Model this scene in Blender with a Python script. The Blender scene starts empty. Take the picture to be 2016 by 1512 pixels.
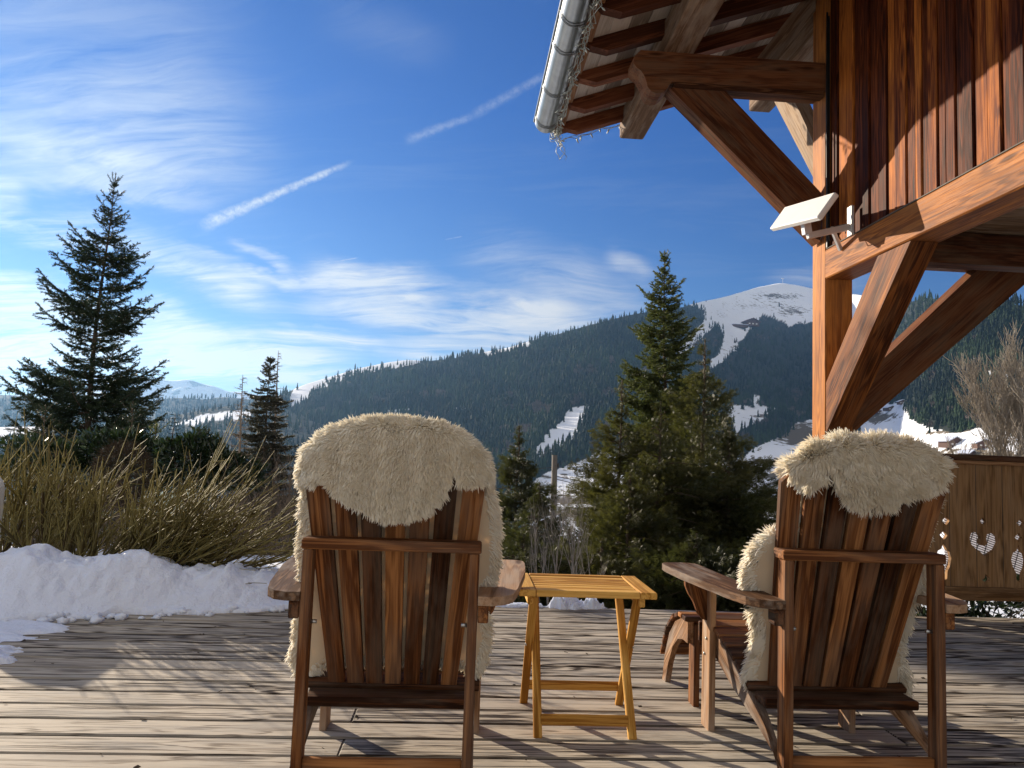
import bpy, math, random
import numpy as np
from mathutils import Vector, Matrix, noise as mnoise
from mathutils.geometry import tessellate_polygon
rad = math.radians
sc = bpy.context.scene
C = sc.collection
rng = np.random.default_rng(7)
random.seed(7)

# ------------------------------------------------------------ camera
FPX = 1514.0
YAW, PIT, ROL, CAMH = rad(3.7), rad(5.02), rad(2.1), 1.0
F = np.array([math.sin(YAW)*math.cos(PIT), math.cos(YAW)*math.cos(PIT), math.sin(PIT)])
R0 = np.array([math.cos(YAW), -math.sin(YAW), 0.0]); U0 = np.cross(R0, F)
RV = R0*math.cos(ROL)+U0*math.sin(ROL); UV = -R0*math.sin(ROL)+U0*math.cos(ROL)
CP = np.array([0, 0, CAMH])
cam = bpy.data.cameras.new('camera'); co = bpy.data.objects.new('camera', cam); C.objects.link(co)
co.matrix_world = Matrix(((RV[0], UV[0], -F[0], 0), (RV[1], UV[1], -F[1], 0), (RV[2], UV[2], -F[2], CAMH), (0, 0, 0, 1)))
cam.sensor_width = 36; cam.lens = FPX/2016*36; cam.clip_start = 0.05; cam.clip_end = 60000
sc.camera = co

def ray(x, y): return F+RV*((x-1008)/FPX)+UV*((756-y)/FPX)
def at(x, y, Y): r = ray(x, y); return CP+r*(Y/r[1])          # the place on the photo's ray at depth Y metres
def atX(x, y, X): r = ray(x, y); return CP+r*(X/r[0])
def gnd(x, y, z=0.0): r = ray(x, y); return CP+r*((z-CAMH)/r[2])

# ------------------------------------------------------------ sun, exposure, render
SUN_EL, SUN_AZ = rad(16.5), rad(42)       # azimuth measured from +Y towards -X
LS = Vector((-math.sin(SUN_AZ)*math.cos(SUN_EL), math.cos(SUN_AZ)*math.cos(SUN_EL), math.sin(SUN_EL)))
sl = bpy.data.lights.new('sun', 'SUN'); sl.energy = 5.0; sl.angle = rad(0.5); sl.color = (1.0, 0.86, 0.68)
so = bpy.data.objects.new('sun', sl); C.objects.link(so); so.rotation_euler = LS.to_track_quat('Z', 'Y').to_euler()
sc.view_settings.view_transform = 'Standard'; sc.view_settings.look = 'None'
sc.view_settings.exposure = 1.0; sc.view_settings.gamma = 1
sc.render.engine = 'CYCLES'
cy = sc.cycles
cy.use_denoising = True; cy.max_bounces = 26; cy.diffuse_bounces = 24; cy.glossy_bounces = 2
cy.transmission_bounces = 24; cy.transparent_max_bounces = 6; cy.volume_bounces = 0
cy.sample_clamp_indirect = 4

# ------------------------------------------------------------ node helpers
class NT:
    def __init__(s, nt): s.t = nt
    def n(s, typ, **kw):
        o = s.t.nodes.new(typ)
        for k, v in kw.items(): setattr(o, k, v)
        return o
    def put(s, sock, v):
        if hasattr(v, 'is_output') or isinstance(v, bpy.types.NodeSocket): s.t.links.new(v, sock)
        else:
            if isinstance(v, (tuple, list)) and len(v) == 3 and len(sock.default_value) == 4: v = (*v, 1)
            sock.default_value = v
    def m(s, op, a, b=0.0, c=None, clamp=False):
        o = s.n('ShaderNodeMath', operation=op, use_clamp=clamp); s.put(o.inputs[0], a); s.put(o.inputs[1], b)
        if c is not None: s.put(o.inputs[2], c)
        return o.outputs[0]
    def vm(s, op, a, b=(0, 0, 0)):
        o = s.n('ShaderNodeVectorMath', operation=op); s.put(o.inputs[0], a)
        if op == 'SCALE': s.put(o.inputs['Scale'], b)
        else: s.put(o.inputs[1], b)
        return o.outputs['Value'] if op in ('DOT_PRODUCT', 'LENGTH', 'DISTANCE') else o.outputs[0]
    def mix(s, f, a, b, mode='MIX'):
        o = s.n('ShaderNodeMix', data_type='RGBA', blend_type=mode); s.put(o.inputs[0], f); s.put(o.inputs[6], a); s.put(o.inputs[7], b)
        return o.outputs[2]
    def noise(s, vec, scale=1.0, detail=4, rough=0.55, dist=0.0, out=0):
        o = s.n('ShaderNodeTexNoise'); s.put(o.inputs['Vector'], vec); o.inputs['Scale'].default_value = scale
        o.inputs['Detail'].default_value = detail; o.inputs['Roughness'].default_value = rough; o.inputs['Distortion'].default_value = dist
        return o.outputs[out]
    def rng(s, v, a, b, c=0.0, d=1.0, smooth=False):
        o = s.n('ShaderNodeMapRange', clamp=True)
        if smooth: o.interpolation_type = 'SMOOTHSTEP'
        s.put(o.inputs[0], v)
        for i, x in enumerate((a, b, c, d)): s.put(o.inputs[i+1], x)
        return o.outputs[0]
    def ramp(s, v, stops):
        o = s.n('ShaderNodeValToRGB'); s.put(o.inputs[0], v); e = o.color_ramp.elements
        while len(e) < len(stops): e.new(0.5)
        for i, (p, c) in enumerate(stops): e[i].position = p; e[i].color = (*c, 1)
        return o.outputs[0]
    def attr(s, name): return s.n('ShaderNodeAttribute', attribute_name=name)
    def bump(s, h, strength=0.3, dist=0.01):
        o = s.n('ShaderNodeBump'); s.put(o.inputs['Height'], h); o.inputs['Strength'].default_value = strength; o.inputs['Distance'].default_value = dist
        return o.outputs[0]

def mat(name):
    m = bpy.data.materials.new(name); m.use_nodes = True
    nt = m.node_tree; nt.nodes.clear(); N = NT(nt)
    out = N.n('ShaderNodeOutputMaterial'); b = N.n('ShaderNodeBsdfPrincipled'); nt.links.new(b.outputs[0], out.inputs[0])
    return m, N, b, out

def wood(name, dark, mid, light, rough=0.55, gs=1.0, var=0.5, weather=None, spec=0.08, streak=1.0, knots=1.0, stops=(.18, .42, .72)):
    m, N, b, out = mat(name)
    g = N.attr('gr').outputs['Vector']; t = N.attr('tint').outputs['Fac']
    v = N.vm('MULTIPLY', g, (.45*gs, 13*gs, 13*gs))
    n1 = N.noise(v, 2.2, 5, 0.6, 0.25)
    fine = N.noise(N.vm('MULTIPLY', g, (1.6*gs, 90*gs, 90*gs)), 3.0, 3, 0.6)
    blot = N.noise(N.vm('MULTIPLY', g, (.5, 4, 4)), 2.5*gs, 3, 0.5)
    # growth rings bent round knots
    vo = N.n('ShaderNodeTexVoronoi', feature='F1'); N.put(vo.inputs['Vector'], N.vm('MULTIPLY', g, (2.0, 9, 9))); vo.inputs['Scale'].default_value = 1.0; vo.inputs['Randomness'].default_value = 1.0
    kd = vo.outputs['Distance']
    knot = N.rng(kd, 0.05, 0.17, 1.0, 0.0, True)
    kr = N.rng(kd, 0.1, 0.5, 1.0, 0.0)
    wv = N.m('SINE', N.m('ADD', N.m('MULTIPLY', n1, 30.0), N.m('MULTIPLY', kr, 8.0)))
    a = N.m('ADD', N.m('MULTIPLY', n1, 0.55), N.m('ADD', N.m('MULTIPLY', fine, 0.25*streak), N.m('MULTIPLY', wv, 0.10*streak)))
    a = N.m('ADD', a, N.m('ADD', N.m('MULTIPLY', N.m('SUBTRACT', blot, 0.5), 0.5), N.m('MULTIPLY', N.m('SUBTRACT', t, 0.5), var)))
    col = N.ramp(a, [(stops[0], dark), (stops[1], mid), (stops[2], light)])
    if weather:
        w = N.rng(N.noise(N.vm('MULTIPLY', g, (1.5, 8, 8)), 2.0, 4, 0.6), 0.45, 0.62)
        col = N.mix(N.m('MULTIPLY', w, weather[3]), col, weather[:3])
    col = N.mix(N.m('MULTIPLY', knot, 0.75*knots), col, tuple(c*0.25 for c in mid))
    N.put(b.inputs['Base Color'], col); N.put(b.inputs['Roughness'], N.rng(fine, 0.2, 0.8, rough, rough+0.22))
    b.inputs['Specular IOR Level'].default_value = spec
    h = N.m('ADD', N.m('MULTIPLY', fine, 0.6), N.m('MULTIPLY', wv, 0.25))
    N.put(b.inputs['Normal'], N.bump(h, 0.35, 0.002))
    return m

M = {}
M['chair'] = wood('dark_stained_pine', (.024, .009, .004), (.130, .046, .016), (.42, .185, .065), .5, weather=(.17, .12, .085, .4), var=.42)
M['chairgrey'] = wood('weathered_pine', (.08, .04, .02), (.27, .15, .08), (.48, .31, .19), .55, weather=(.38, .33, .28, .45))
M['table'] = wood('oiled_acacia', (.30, .13, .022), (.50, .255, .055), (.70, .42, .12), .5, var=.45, knots=.8, streak=1.8)
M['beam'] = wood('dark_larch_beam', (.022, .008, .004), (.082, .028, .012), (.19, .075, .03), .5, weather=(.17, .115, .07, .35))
M['beamlit'] = wood('sunlit_orange_larch', (.045, .013, .005), (.20, .064, .016), (.50, .19, .042), .45, weather=(.20, .095, .04, .3))  # lit copy of the larch beam, sunlight put into the colour
M['cladding'] = wood('larch_cladding', (.022, .005, .002), (.135, .031, .008), (.50, .160, .027), .5, var=.42, weather=(.075, .018, .008, .4), gs=.9)
M['purlin'] = wood('pale_purlin_wood', (.12, .07, .04), (.24, .155, .095), (.36, .26, .17), .6, weather=(.34, .28, .22, .4))
M['soffit'] = wood('grey_soffit_boards', (.20, .16, .12), (.40, .34, .27), (.55, .49, .41), .65, var=.6)
M['rafter'] = wood('rafter_wood', (.06, .02, .009), (.17, .055, .024), (.28, .12, .055), .55)
M['rail'] = wood('balustrade_wood', (.10, .05, .02), (.28, .155, .07), (.45, .28, .14), .6, weather=(.33, .21, .12, .4), var=.5)
M['deck'] = wood('weathered_deck', (.040, .029, .021), (.20, .162, .122), (.52, .455, .365), .62, stops=(.40, .56, .80), gs=1.0, var=.45, weather=(.32, .30, .27, .5), streak=3.4, knots=.7)
def _deckjoints():
    m = M['deck']; N = NT(m.node_tree); b = next(n for n in m.node_tree.nodes if n.type == 'BSDF_PRINCIPLED')
    src = b.inputs['Base Color'].links[0].from_socket
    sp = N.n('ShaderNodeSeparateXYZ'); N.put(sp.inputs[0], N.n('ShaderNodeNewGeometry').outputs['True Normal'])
    pos = N.n('ShaderNodeNewGeometry').outputs['Position']
    damp = N.rng(N.noise(N.vm('MULTIPLY', pos, (.5, 1.2, 1)), 1.3, 4, .6), .52, .68)
    c = N.mix(N.m('MULTIPLY', damp, .35), src, (.13, .10, .075))
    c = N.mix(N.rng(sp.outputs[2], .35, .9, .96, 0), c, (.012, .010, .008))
    N.put(b.inputs['Base Color'], c)
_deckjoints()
M['frame'] = wood('narrow_beam', (.05, .02, .01), (.2, .09, .04), (.36, .2, .1), .5)

def simple(name, col, rough=.5, metal=0.0, nz=None, spec=.5, bump=0):
    m, N, b, out = mat(name)
    b.inputs['Roughness'].default_value = rough; b.inputs['Metallic'].default_value = metal; b.inputs['Specular IOR Level'].default_value = spec
    tc = N.n('ShaderNodeTexCoord').outputs['Object']
    n = N.noise(tc, nz[0] if nz else 8, 4, .6)
    k = nz[1] if nz else .15
    N.put(b.inputs['Base Color'], N.mix(n, tuple(c*(1-k) for c in col), tuple(min(1, c*(1+k)) for c in col)))
    if bump: N.put(b.inputs['Normal'], N.bump(n, bump, .01))
    return m
M['zinc'] = simple('zinc_gutter', (.27, .29, .30), .30, .9, (9, .3))
M['steel'] = simple('bolt_steel', (.5, .5, .48), .35, .9)
M['white'] = simple('white_plastic', (.72, .70, .66), .45, 0, (6, .06))
M['greyplastic'] = simple('grey_coated_metal', (.60, .60, .59), .45, .1)
M['black'] = simple('black_cable', (.015, .015, .016), .5)
M['bulb'] = simple('clear_bulb', (.75, .75, .78), .15, 0)
M['wire'] = simple('clear_wire', (.35, .38, .34), .4, 0, (40, .4))
M['pole'] = simple('weathered_pole', (.10, .085, .07), .8, 0, (12, .4))
M['concrete'] = simple('chalet_render', (.45, .40, .34), .8)
M['farwood'] = simple('far_chalet_wood', (.10, .045, .025), .8)
M['hide'] = simple('suede_hide', (.84, .73, .55), .85, 0, (5, .12), .2, .25)
def _hide():
    m = M['hide']; N = NT(m.node_tree); out = next(n for n in m.node_tree.nodes if n.type == 'OUTPUT_MATERIAL'); b = next(n for n in m.node_tree.nodes if n.type == 'BSDF_PRINCIPLED')
    tr = N.n('ShaderNodeBsdfTranslucent'); tr.inputs[0].default_value = (.9, .72, .5, 1); mx = N.n('ShaderNodeMixShader'); mx.inputs[0].default_value = .4
    m.node_tree.links.new(b.outputs[0], mx.inputs[1]); m.node_tree.links.new(tr.outputs[0], mx.inputs[2]); m.node_tree.links.new(mx.outputs[0], out.inputs[0])
_hide()

def snow_mat(name, dirt=0.0, col=(.70, .75, .88)):
    m, N, b, out = mat(name)
    tc = N.n('ShaderNodeNewGeometry').outputs['Position']
    n = N.noise(tc, 6, 6, .6); n2 = N.noise(tc, 45, 3, .6); n3 = N.noise(tc, 1.7, 3, .5)
    c = N.mix(N.m('MULTIPLY', N.rng(n3, .5, .75), .35+dirt), col, (.74, .70, .66))
    N.put(b.inputs['Base Color'], c); b.inputs['Roughness'].default_value = .55
    b.inputs['Subsurface Weight'].default_value = .35; b.inputs['Subsurface Radius'].default_value = (.05, .06, .08); b.inputs['Subsurface Scale'].default_value = .6
    N.put(b.inputs['Normal'], N.bump(N.m('ADD', n, N.m('MULTIPLY', n2, .25)), .6, .05))
    return m
M['snow'] = snow_mat('snow')

def foliage(name, dark, light, trans=.25, rough=.5, spec=.3):
    m, N, b, out = mat(name)
    t = N.attr('tint').outputs['Fac']
    col = N.ramp(t, [(0.0, dark), (1.0, light)])
    N.put(b.inputs['Base Color'], col); b.inputs['Roughness'].default_value = rough; b.inputs['Specular IOR Level'].default_value = spec
    if trans:
        tr = N.n('ShaderNodeBsdfTranslucent'); N.put(tr.inputs[0], N.mix(.5, col, (light[0]*1.3, light[1]*1.5, light[2]*.9)))
        mx = N.n('ShaderNodeMixShader'); mx.inputs[0].default_value = trans
        N.t.links.new(b.outputs[0], mx.inputs[1]); N.t.links.new(tr.outputs[0], mx.inputs[2]); N.t.links.new(mx.outputs[0], out.inputs[0])
    return m
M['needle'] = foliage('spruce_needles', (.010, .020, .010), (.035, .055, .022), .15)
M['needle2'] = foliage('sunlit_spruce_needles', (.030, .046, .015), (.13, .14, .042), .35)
M['oldneedle'] = foliage('grey_spruce_needles', (.028, .028, .018), (.075, .070, .045), .15)
M['thuja'] = foliage('cypress_sprays', (.012, .019, .006), (.100, .092, .028), .35)
M['thujad'] = foliage('dark_cypress_sprays', (.016, .022, .008), (.075, .075, .024), .3)
M['laurel'] = foliage('laurel_leaves', (.008, .018, .008), (.030, .050, .016), .15, .28, .6)
M['bark'] = simple('bark', (.09, .065, .045), .9, 0, (14, .4), .2, .6)
M['paletwig'] = simple('pale_twigs', (.27, .23, .18), .7, 0, (20, .3), .3)
M['drytwig'] = simple('dry_twigs', (.16, .12, .085), .8, 0, (20, .35), .2)
M['stem'] = foliage('yellow_green_stems', (.06, .040, .020), (.32, .27, .095), .15, .6, .12)
M['drybrown'] = simple('dry_brown_shrub', (.065, .048, .032), .9, 0, (30, .5), .1)

def fur_mat():
    m = bpy.data.materials.new('cream_fleece'); m.use_nodes = True; m.node_tree.nodes.clear(); N = NT(m.node_tree)
    out = N.n('ShaderNodeOutputMaterial'); t = N.attr('tint').outputs['Fac']
    col = N.ramp(t, [(0, (.978, .890, .72)), (.45, (.997, .952, .835)), (1, (1.0, .984, .925))])
    d = N.n('ShaderNodeBsdfDiffuse'); N.put(d.inputs[0], col)
    tr = N.n('ShaderNodeBsdfTranslucent'); N.put(tr.inputs[0], col)
    mx = N.n('ShaderNodeMixShader'); mx.inputs[0].default_value = .35
    N.t.links.new(d.outputs[0], mx.inputs[1]); N.t.links.new(tr.outputs[0], mx.inputs[2]); N.t.links.new(mx.outputs[0], out.inputs[0])
    return m
M['fleece'] = fur_mat()

# ------------------------------------------------------------ sky
def make_sky():
    w = bpy.data.worlds.new('World'); sc.world = w; w.use_nodes = True
    nt = w.node_tree; nt.nodes.clear(); N = NT(nt)
    out = N.n('ShaderNodeOutputWorld'); bg = N.n('ShaderNodeBackground'); nt.links.new(bg.outputs[0], out.inputs[0])
    sk = N.n('ShaderNodeTexSky', sky_type='NISHITA'); sk.sun_disc = False
    sk.sun_elevation = SUN_EL; sk.sun_rotation = -SUN_AZ
    sk.air_density = 1.0; sk.dust_density = 0.0; sk.ozone_density = 2.2; sk.altitude = 1200
    ST = 0.085
    hs = N.n('ShaderNodeHueSaturation'); hs.inputs['Saturation'].default_value = 1.18; nt.links.new(sk.outputs[0], hs.inputs['Color'])
    d = N.n('ShaderNodeTexCoord').outputs['Generated']
    d = N.vm('NORMALIZE', d)
    # plane-projected coordinates, turned so that x runs along the wind streaks
    sep = N.n('ShaderNodeSeparateXYZ'); N.put(sep.inputs[0], d)
    base = N.mix(1.0, hs.outputs[0], N.mix(N.rng(sep.outputs[2], .02, .42), (.34, .39, .49), (.095, .33, .665)), 'MULTIPLY')
    dz = N.m('ADD', N.m('MAXIMUM', sep.outputs[2], 0.0), 0.16)
    u = N.m('DIVIDE', sep.outputs[0], dz); v = N.m('DIVIDE', sep.outputs[1], dz)
    cmb = N.n('ShaderNodeCombineXYZ'); N.put(cmb.inputs[0], u); N.put(cmb.inputs[1], v)
    rot = N.n('ShaderNodeVectorRotate', rotation_type='Z_AXIS'); N.put(rot.inputs['Vector'], cmb.outputs[0]); rot.inputs['Angle'].default_value = rad(12)
    uv = rot.outputs[0]
    warp = N.noise(uv, .7, 3, .5, out=1)
    uvw = N.vm('ADD', uv, N.vm('SCALE', N.vm('SUBTRACT', warp, (.5, .5, .5)), .9))
    streak = N.noise(N.vm('MULTIPLY', uvw, (.55, 2.6, 1)), 1.5, 8, .62, .4)
    fine = N.noise(N.vm('MULTIPLY', uvw, (1.8, 7, 1)), 2.4, 6, .6, .6)
    lump = N.noise(N.vm('MULTIPLY', uv, (1, 1, 1)), 7.0, 6, .65)
    tex = N.m('ADD', N.m('MULTIPLY', streak, .62), N.m('MULTIPLY', fine, .38))
    # strokes: x0,y0,x1,y1, half-width px, strength, mode(0 veil,1 trail)
    S = [(-150, 60, 520, 230, 120, .30, 0), (-100, 200, 560, 330, 85, .30, 0), (-120, 240, 400, 370, 30, .75, 0), (-100, 330, 420, 400, 16, .5, 0),
         (-150, 395, 330, 470, 20, .80, 0), (-50, 370, 60, 385, 16, .6, 0), (-150, 545, 160, 600, 28, .9, 0), (-150, 600, 330, 640, 26, .85, 0),
         (-200, 700, 330, 720, 60, 1.35, 0), (250, 690, 700, 730, 46, 1.3, 0), (270, 610, 480, 690, 26, .9, 0), (250, 480, 560, 590, 26, .8, 0), (560, 590, 1180, 690, 18, .7, 0),
         (430, 525, 760, 575, 9, .7, 0), (600, 540, 900, 600, 30, .95, 0), (860, 590, 1180, 640, 26, .95, 0), (620, 600, 1150, 650, 16, .7, 0), (500, 635, 780, 690, 12, .85, 0), (760, 680, 1050, 700, 24, .7, 0),
         (455, 466, 585, 535, 7, .55, 0), (330, 470, 480, 510, 8, .45, 0), (1190, 505, 1290, 545, 16, .45, 0), (980, 575, 1300, 600, 40, .30, 0),
         (900, 480, 1250, 610, 50, .25, 0), (620, 10, 900, 90, 40, .12, 0), (700, 660, 1250, 640, 30, .35, 0), (1500, 560, 1750, 560, 30, .2, 0),
         (388, 448, 694, 318, 12, .85, 1), (795, 278, 940, 225, 8, .28, 1), (925, 231, 1090, 138, 8, .22, 1), (625, 521, 708, 507, 1.6, .6, 1), (875, 472, 912, 465, 1.3, .3, 1)]
    tot = None
    wob = N.noise(d, 60, 4, .7)
    wob2 = N.m('MULTIPLY', N.m('SUBTRACT', wob, .5), 10.0)
    wob3 = N.m('MULTIPLY', N.m('SUBTRACT', N.noise(N.vm('MULTIPLY', d, (1, 1, 3)), 5, 5, .6), .5), 110.0)
    for (x0, y0, x1, y1, hw, st, mode) in S:
        a = ray(x0, y0); b = ray(x1, y1); a /= np.linalg.norm(a); b /= np.linalg.norm(b)
        n = np.cross(a, b); n /= np.linalg.norm(n); tdir = np.cross(n, a)
        ang = math.acos(max(-1, min(1, float(a.dot(b)))))
        across = N.m('MULTIPLY', N.vm('DOT_PRODUCT', d, tuple(n)), FPX)
        across = N.m('ADD', across, wob2 if mode else wob3)
        if mode: across = N.m('MULTIPLY', across, N.m('ADD', .75, N.m('MULTIPLY', N.m('DIVIDE', N.vm('DOT_PRODUCT', d, tuple(tdir)), math.sin(ang)), 1.3 if hw == 12 and st > .5 else .3)))
        if mode and hw < 3: across = N.m('MULTIPLY', N.vm('DOT_PRODUCT', d, tuple(n)), FPX)
        along = N.m('DIVIDE', N.vm('DOT_PRODUCT', d, tuple(tdir)), math.sin(ang))
        ca = N.rng(N.m('ABSOLUTE', across), 0.0, hw*(1.9 if not mode else 1.35), 1, 0, True)
        if mode: cl = N.m('MULTIPLY', N.rng(along, -.02, .14, 0, 1, True), N.rng(along, .80, 1.03, 1, 0, True))
        else: cl = N.m('MULTIPLY', N.rng(along, -.1, .3, 0, 1, True), N.rng(along, .65, 1.1, 1, 0, True))
        k = N.m('MULTIPLY', N.m('MULTIPLY', ca, cl), st)
        if mode: k = N.m('MULTIPLY', k, N.rng(N.noise(d, 140, 5, .7), .35, .6, .35, 1))
        else: k = N.m('MULTIPLY', k, N.rng(tex, .38, .60, .10, 1.3))
        tot = k if tot is None else N.m('MAXIMUM', tot, k) if mode else N.m('SUBTRACT', N.m('ADD', tot, k), N.m('MULTIPLY', N.m('MINIMUM', tot, 1.0), N.m('MINIMUM', k, 1.0)))
    gen = N.m('MULTIPLY', N.rng(tex, .50, .72), .12)
    el = sep.outputs[2]
    tot = N.m('ADD', tot, N.m('MULTIPLY', gen, N.rng(el, .05, .5, 1, .4)))
    tot = N.m('MINIMUM', tot, .97)
    sund = N.vm('DOT_PRODUCT', d, tuple(LS))
    warm = N.rng(el, .02, .32, 1, 0)
    # unseen bright cloud added as fill light, behind the viewer and overhead
    bk = N.m('MAXIMUM', N.rng(sep.outputs[1], .10, -.45, 0, 1, True), N.rng(el, .72, .95, 0, 1, True))
    bk = N.m('MULTIPLY', N.m('MULTIPLY', bk, N.rng(tex, .25, .60, .72, 1.0)), N.rng(el, -.02, .05, 0, 1))
    ccol = N.mix(warm, (4.0, 4.25, 4.6), (5.2, 4.75, 4.2))
    ccol = N.mix(bk, ccol, (4.8, 4.45, 4.05))
    tot = N.m('MAXIMUM', tot, bk)
    col = N.mix(tot, base, ccol)
    nt.links.new(col, bg.inputs[0]); bg.inputs[1].default_value = ST
    w.cycles.sampling_method = 'MANUAL'; w.cycles.sample_map_resolution = 512
make_sky()

# ------------------------------------------------------------ object helpers
def link(name, me, m, parent=None):
    o = bpy.data.objects.new(name, me); C.objects.link(o)
    if m is not None: me.materials.append(m)
    if parent is not None: o.parent = parent
    return o
def tag(o, label=None, cat=None, group=None, kind=None):
    if label: o['label'] = label
    if cat: o['category'] = cat
    if group: o['group'] = group
    if kind: o['kind'] = kind
    return o
def empty(name, label, cat, loc=(0, 0, 0), rz=0.0, group=None):
    o = bpy.data.objects.new(name, None); C.objects.link(o); o.location = loc; o.rotation_euler = (0, 0, rz); o.empty_display_size = .2
    return tag(o, label, cat, group)
def copy_tree(o, parent=None):
    c = o.copy(); C.objects.link(c); c.parent = parent
    for ch in list(o.children): copy_tree(ch, c)
    return c

class MB:                       # boards: verts with grain coordinates and a tint per board
    def __init__(s): s.v = []; s.f = []; s.g = []; s.t = []; s.sm = []
    def add(s, vs, fs, gr=None, tint=None, smooth=False):
        o = len(s.v); s.v += [tuple(v) for v in vs]; s.f += [tuple(i+o for i in f) for f in fs]
        off = Vector((random.uniform(-50, 50), random.uniform(-50, 50), random.uniform(-50, 50)))
        gr = gr or vs
        s.g += [tuple(Vector(g)+off) for g in gr]; s.t += [random.random() if tint is None else tint]*len(vs); s.sm += [smooth]*len(fs)
    def box(s, c, size, rot=None, ch=.003, tint=None, taper=None):
        """box with chamfered edges; the longest side carries the grain"""
        h = [x/2 for x in size]; ch = min(ch, min(h)*.45)
        ax = max(range(3), key=lambda i: size[i]); ot = [i for i in range(3) if i != ax]
        vs, idx = [], {}
        for sx in (-1, 1):
            for sy in (-1, 1):
                for sz in (-1, 1):
                    for k in range(3):
                        p = [sx*h[0], sy*h[1], sz*h[2]]
                        for j in range(3):
                            if j != k: p[j] -= (sx, sy, sz)[j]*ch
                        idx[(sx, sy, sz, k)] = len(vs); vs.append(p)
        fs = []
        sg = lambda d, k: d[k]
        for k in range(3):
            a, b = [j for j in range(3) if j != k]
            for sk in (-1, 1):
                q = []
                for (sa, sb) in ((-1, -1), (1, -1), (1, 1), (-1, 1)):
                    d = [0, 0, 0]; d[k] = sk; d[a] = sa; d[b] = sb; q.append(idx[(*d, k)])
                if (sk > 0) != (k != 1): q.reverse()
                fs.append(q)
        for k in range(3):
            a, b = [j for j in range(3) if j != k]
            for sa in (-1, 1):
                for sb in (-1, 1):
                    d0 = [0, 0, 0]; d0[a] = sa; d0[b] = sb; d1 = list(d0); d0[k] = -1; d1[k] = 1
                    fs.append([idx[(*d0, a)], idx[(*d1, a)], idx[(*d1, b)], idx[(*d0, b)]])
        for sx in (-1, 1):
            for sy in (-1, 1):
                for sz in (-1, 1): fs.append([idx[(sx, sy, sz, k)] for k in range(3)])
        gr = [(p[ax], p[ot[0]], p[ot[1]]) for p in vs]
        if taper:            # taper[axis] = (scale at -end, scale at +end) of another axis
            for p in vs:
                u = p[ax]/(2*h[ax])+.5; p[taper[0]] *= taper[1]+(taper[2]-taper[1])*u
        R = rot or Matrix.Identity(3)
        vs = [R @ Vector(p)+Vector(c) for p in vs]
        s.add(vs, fs, gr, tint)
    def bar(s, p0, p1, w, h, up=(0, 0, 1), ch=.003, tint=None, taper=None):
        p0, p1 = Vector(p0), Vector(p1); x = (p1-p0); L = x.length; x.normalize()
        y = Vector(up).cross(x); y.normalize(); z = x.cross(y)
        R = Matrix((x, y, z)).transposed()
        s.box((p0+p1)/2, (L, w, h), R, ch, tint, taper)
    def prism(s, pts, o, ux, uy, th, tint=None, grain=None):
        """polygon pts (2d) in the plane o+ux*a+uy*b, given thickness th along ux x uy"""
        o, ux, uy = Vector(o), Vector(ux), Vector(uy); n = ux.cross(uy).normalized()
        k = len(pts); vs = [o+ux*a+uy*b-n*th/2 for a, b in pts]+[o+ux*a+uy*b+n*th/2 for a, b in pts]
        tri = tessellate_polygon([[Vector((a, b, 0)) for a, b in pts]])
        fs = []
        area = sum(pts[i][0]*pts[(i+1) % k][1]-pts[(i+1) % k][0]*pts[i][1] for i in range(k))
        for t in tri:
            a2 = sum(pts[t[i]][0]*pts[t[(i+1) % 3]][1]-pts[t[(i+1) % 3]][0]*pts[t[i]][1] for i in range(3))
            if a2 < 0: t = t[::-1]
            fs.append([i+k for i in t]); fs.append(list(t[::-1]))
        for i in range(k):
            j = (i+1) % k
            q = [i, j, j+k, i+k]
            fs.append(q if area > 0 else q[::-1])
        A = np.array(pts); A = A-A.mean(0); w_, e_ = np.linalg.eigh(A.T @ A); e1, e0 = e_[:, 1], e_[:, 0]
        gr = [(float(e1.dot(p)), float(e0.dot(p)), 0) for p in A]+[(float(e1.dot(p)), float(e0.dot(p)), th) for p in A]
        s.add(vs, fs, gr, tint)
    def tube(s, pts, rads, n=6, tint=None, cap=True):
        pts = [Vector(p) for p in pts]
        if not hasattr(rads, '__len__'): rads = [rads]*len(pts)
        vs, fs, gr = [], [], []; L = 0; up = Vector((0, 0, 1))
        for i, p in enumerate(pts):
            d = (pts[min(i+1, len(pts)-1)]-pts[max(i-1, 0)]).normalized()
            a = up.cross(d) if abs(d.z) < .95 else Vector((1, 0, 0)).cross(d); a.normalize(); b = d.cross(a)
            if i: L += (p-pts[i-1]).length
            for k in range(n):
                q = 2*math.pi*k/n; vs.append(p+(a*math.cos(q)+b*math.sin(q))*rads[i]); gr.append((L, math.cos(q)*rads[i], math.sin(q)*rads[i]))
        for i in range(len(pts)-1):
            for k in range(n): k2 = (k+1) % n; fs.append((i*n+k, i*n+k2, (i+1)*n+k2, (i+1)*n+k))
        if cap: fs.append(tuple(range(n))[::-1]); fs.append(tuple((len(pts)-1)*n+k for k in range(n)))
        s.add(vs, fs, gr, tint, True)
    def build(s, name, m, parent=None):
        me = bpy.data.meshes.new(name); me.from_pydata(s.v, [], s.f)
        a = me.attributes.new('gr', 'FLOAT_VECTOR', 'POINT'); a.data.foreach_set('vector', np.array(s.g, 'f').ravel())
        a = me.attributes.new('tint', 'FLOAT', 'POINT'); a.data.foreach_set('value', np.array(s.t, 'f'))
        me.polygons.foreach_set('use_smooth', s.sm); me.update()
        return link(name, me, m, parent)

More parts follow.
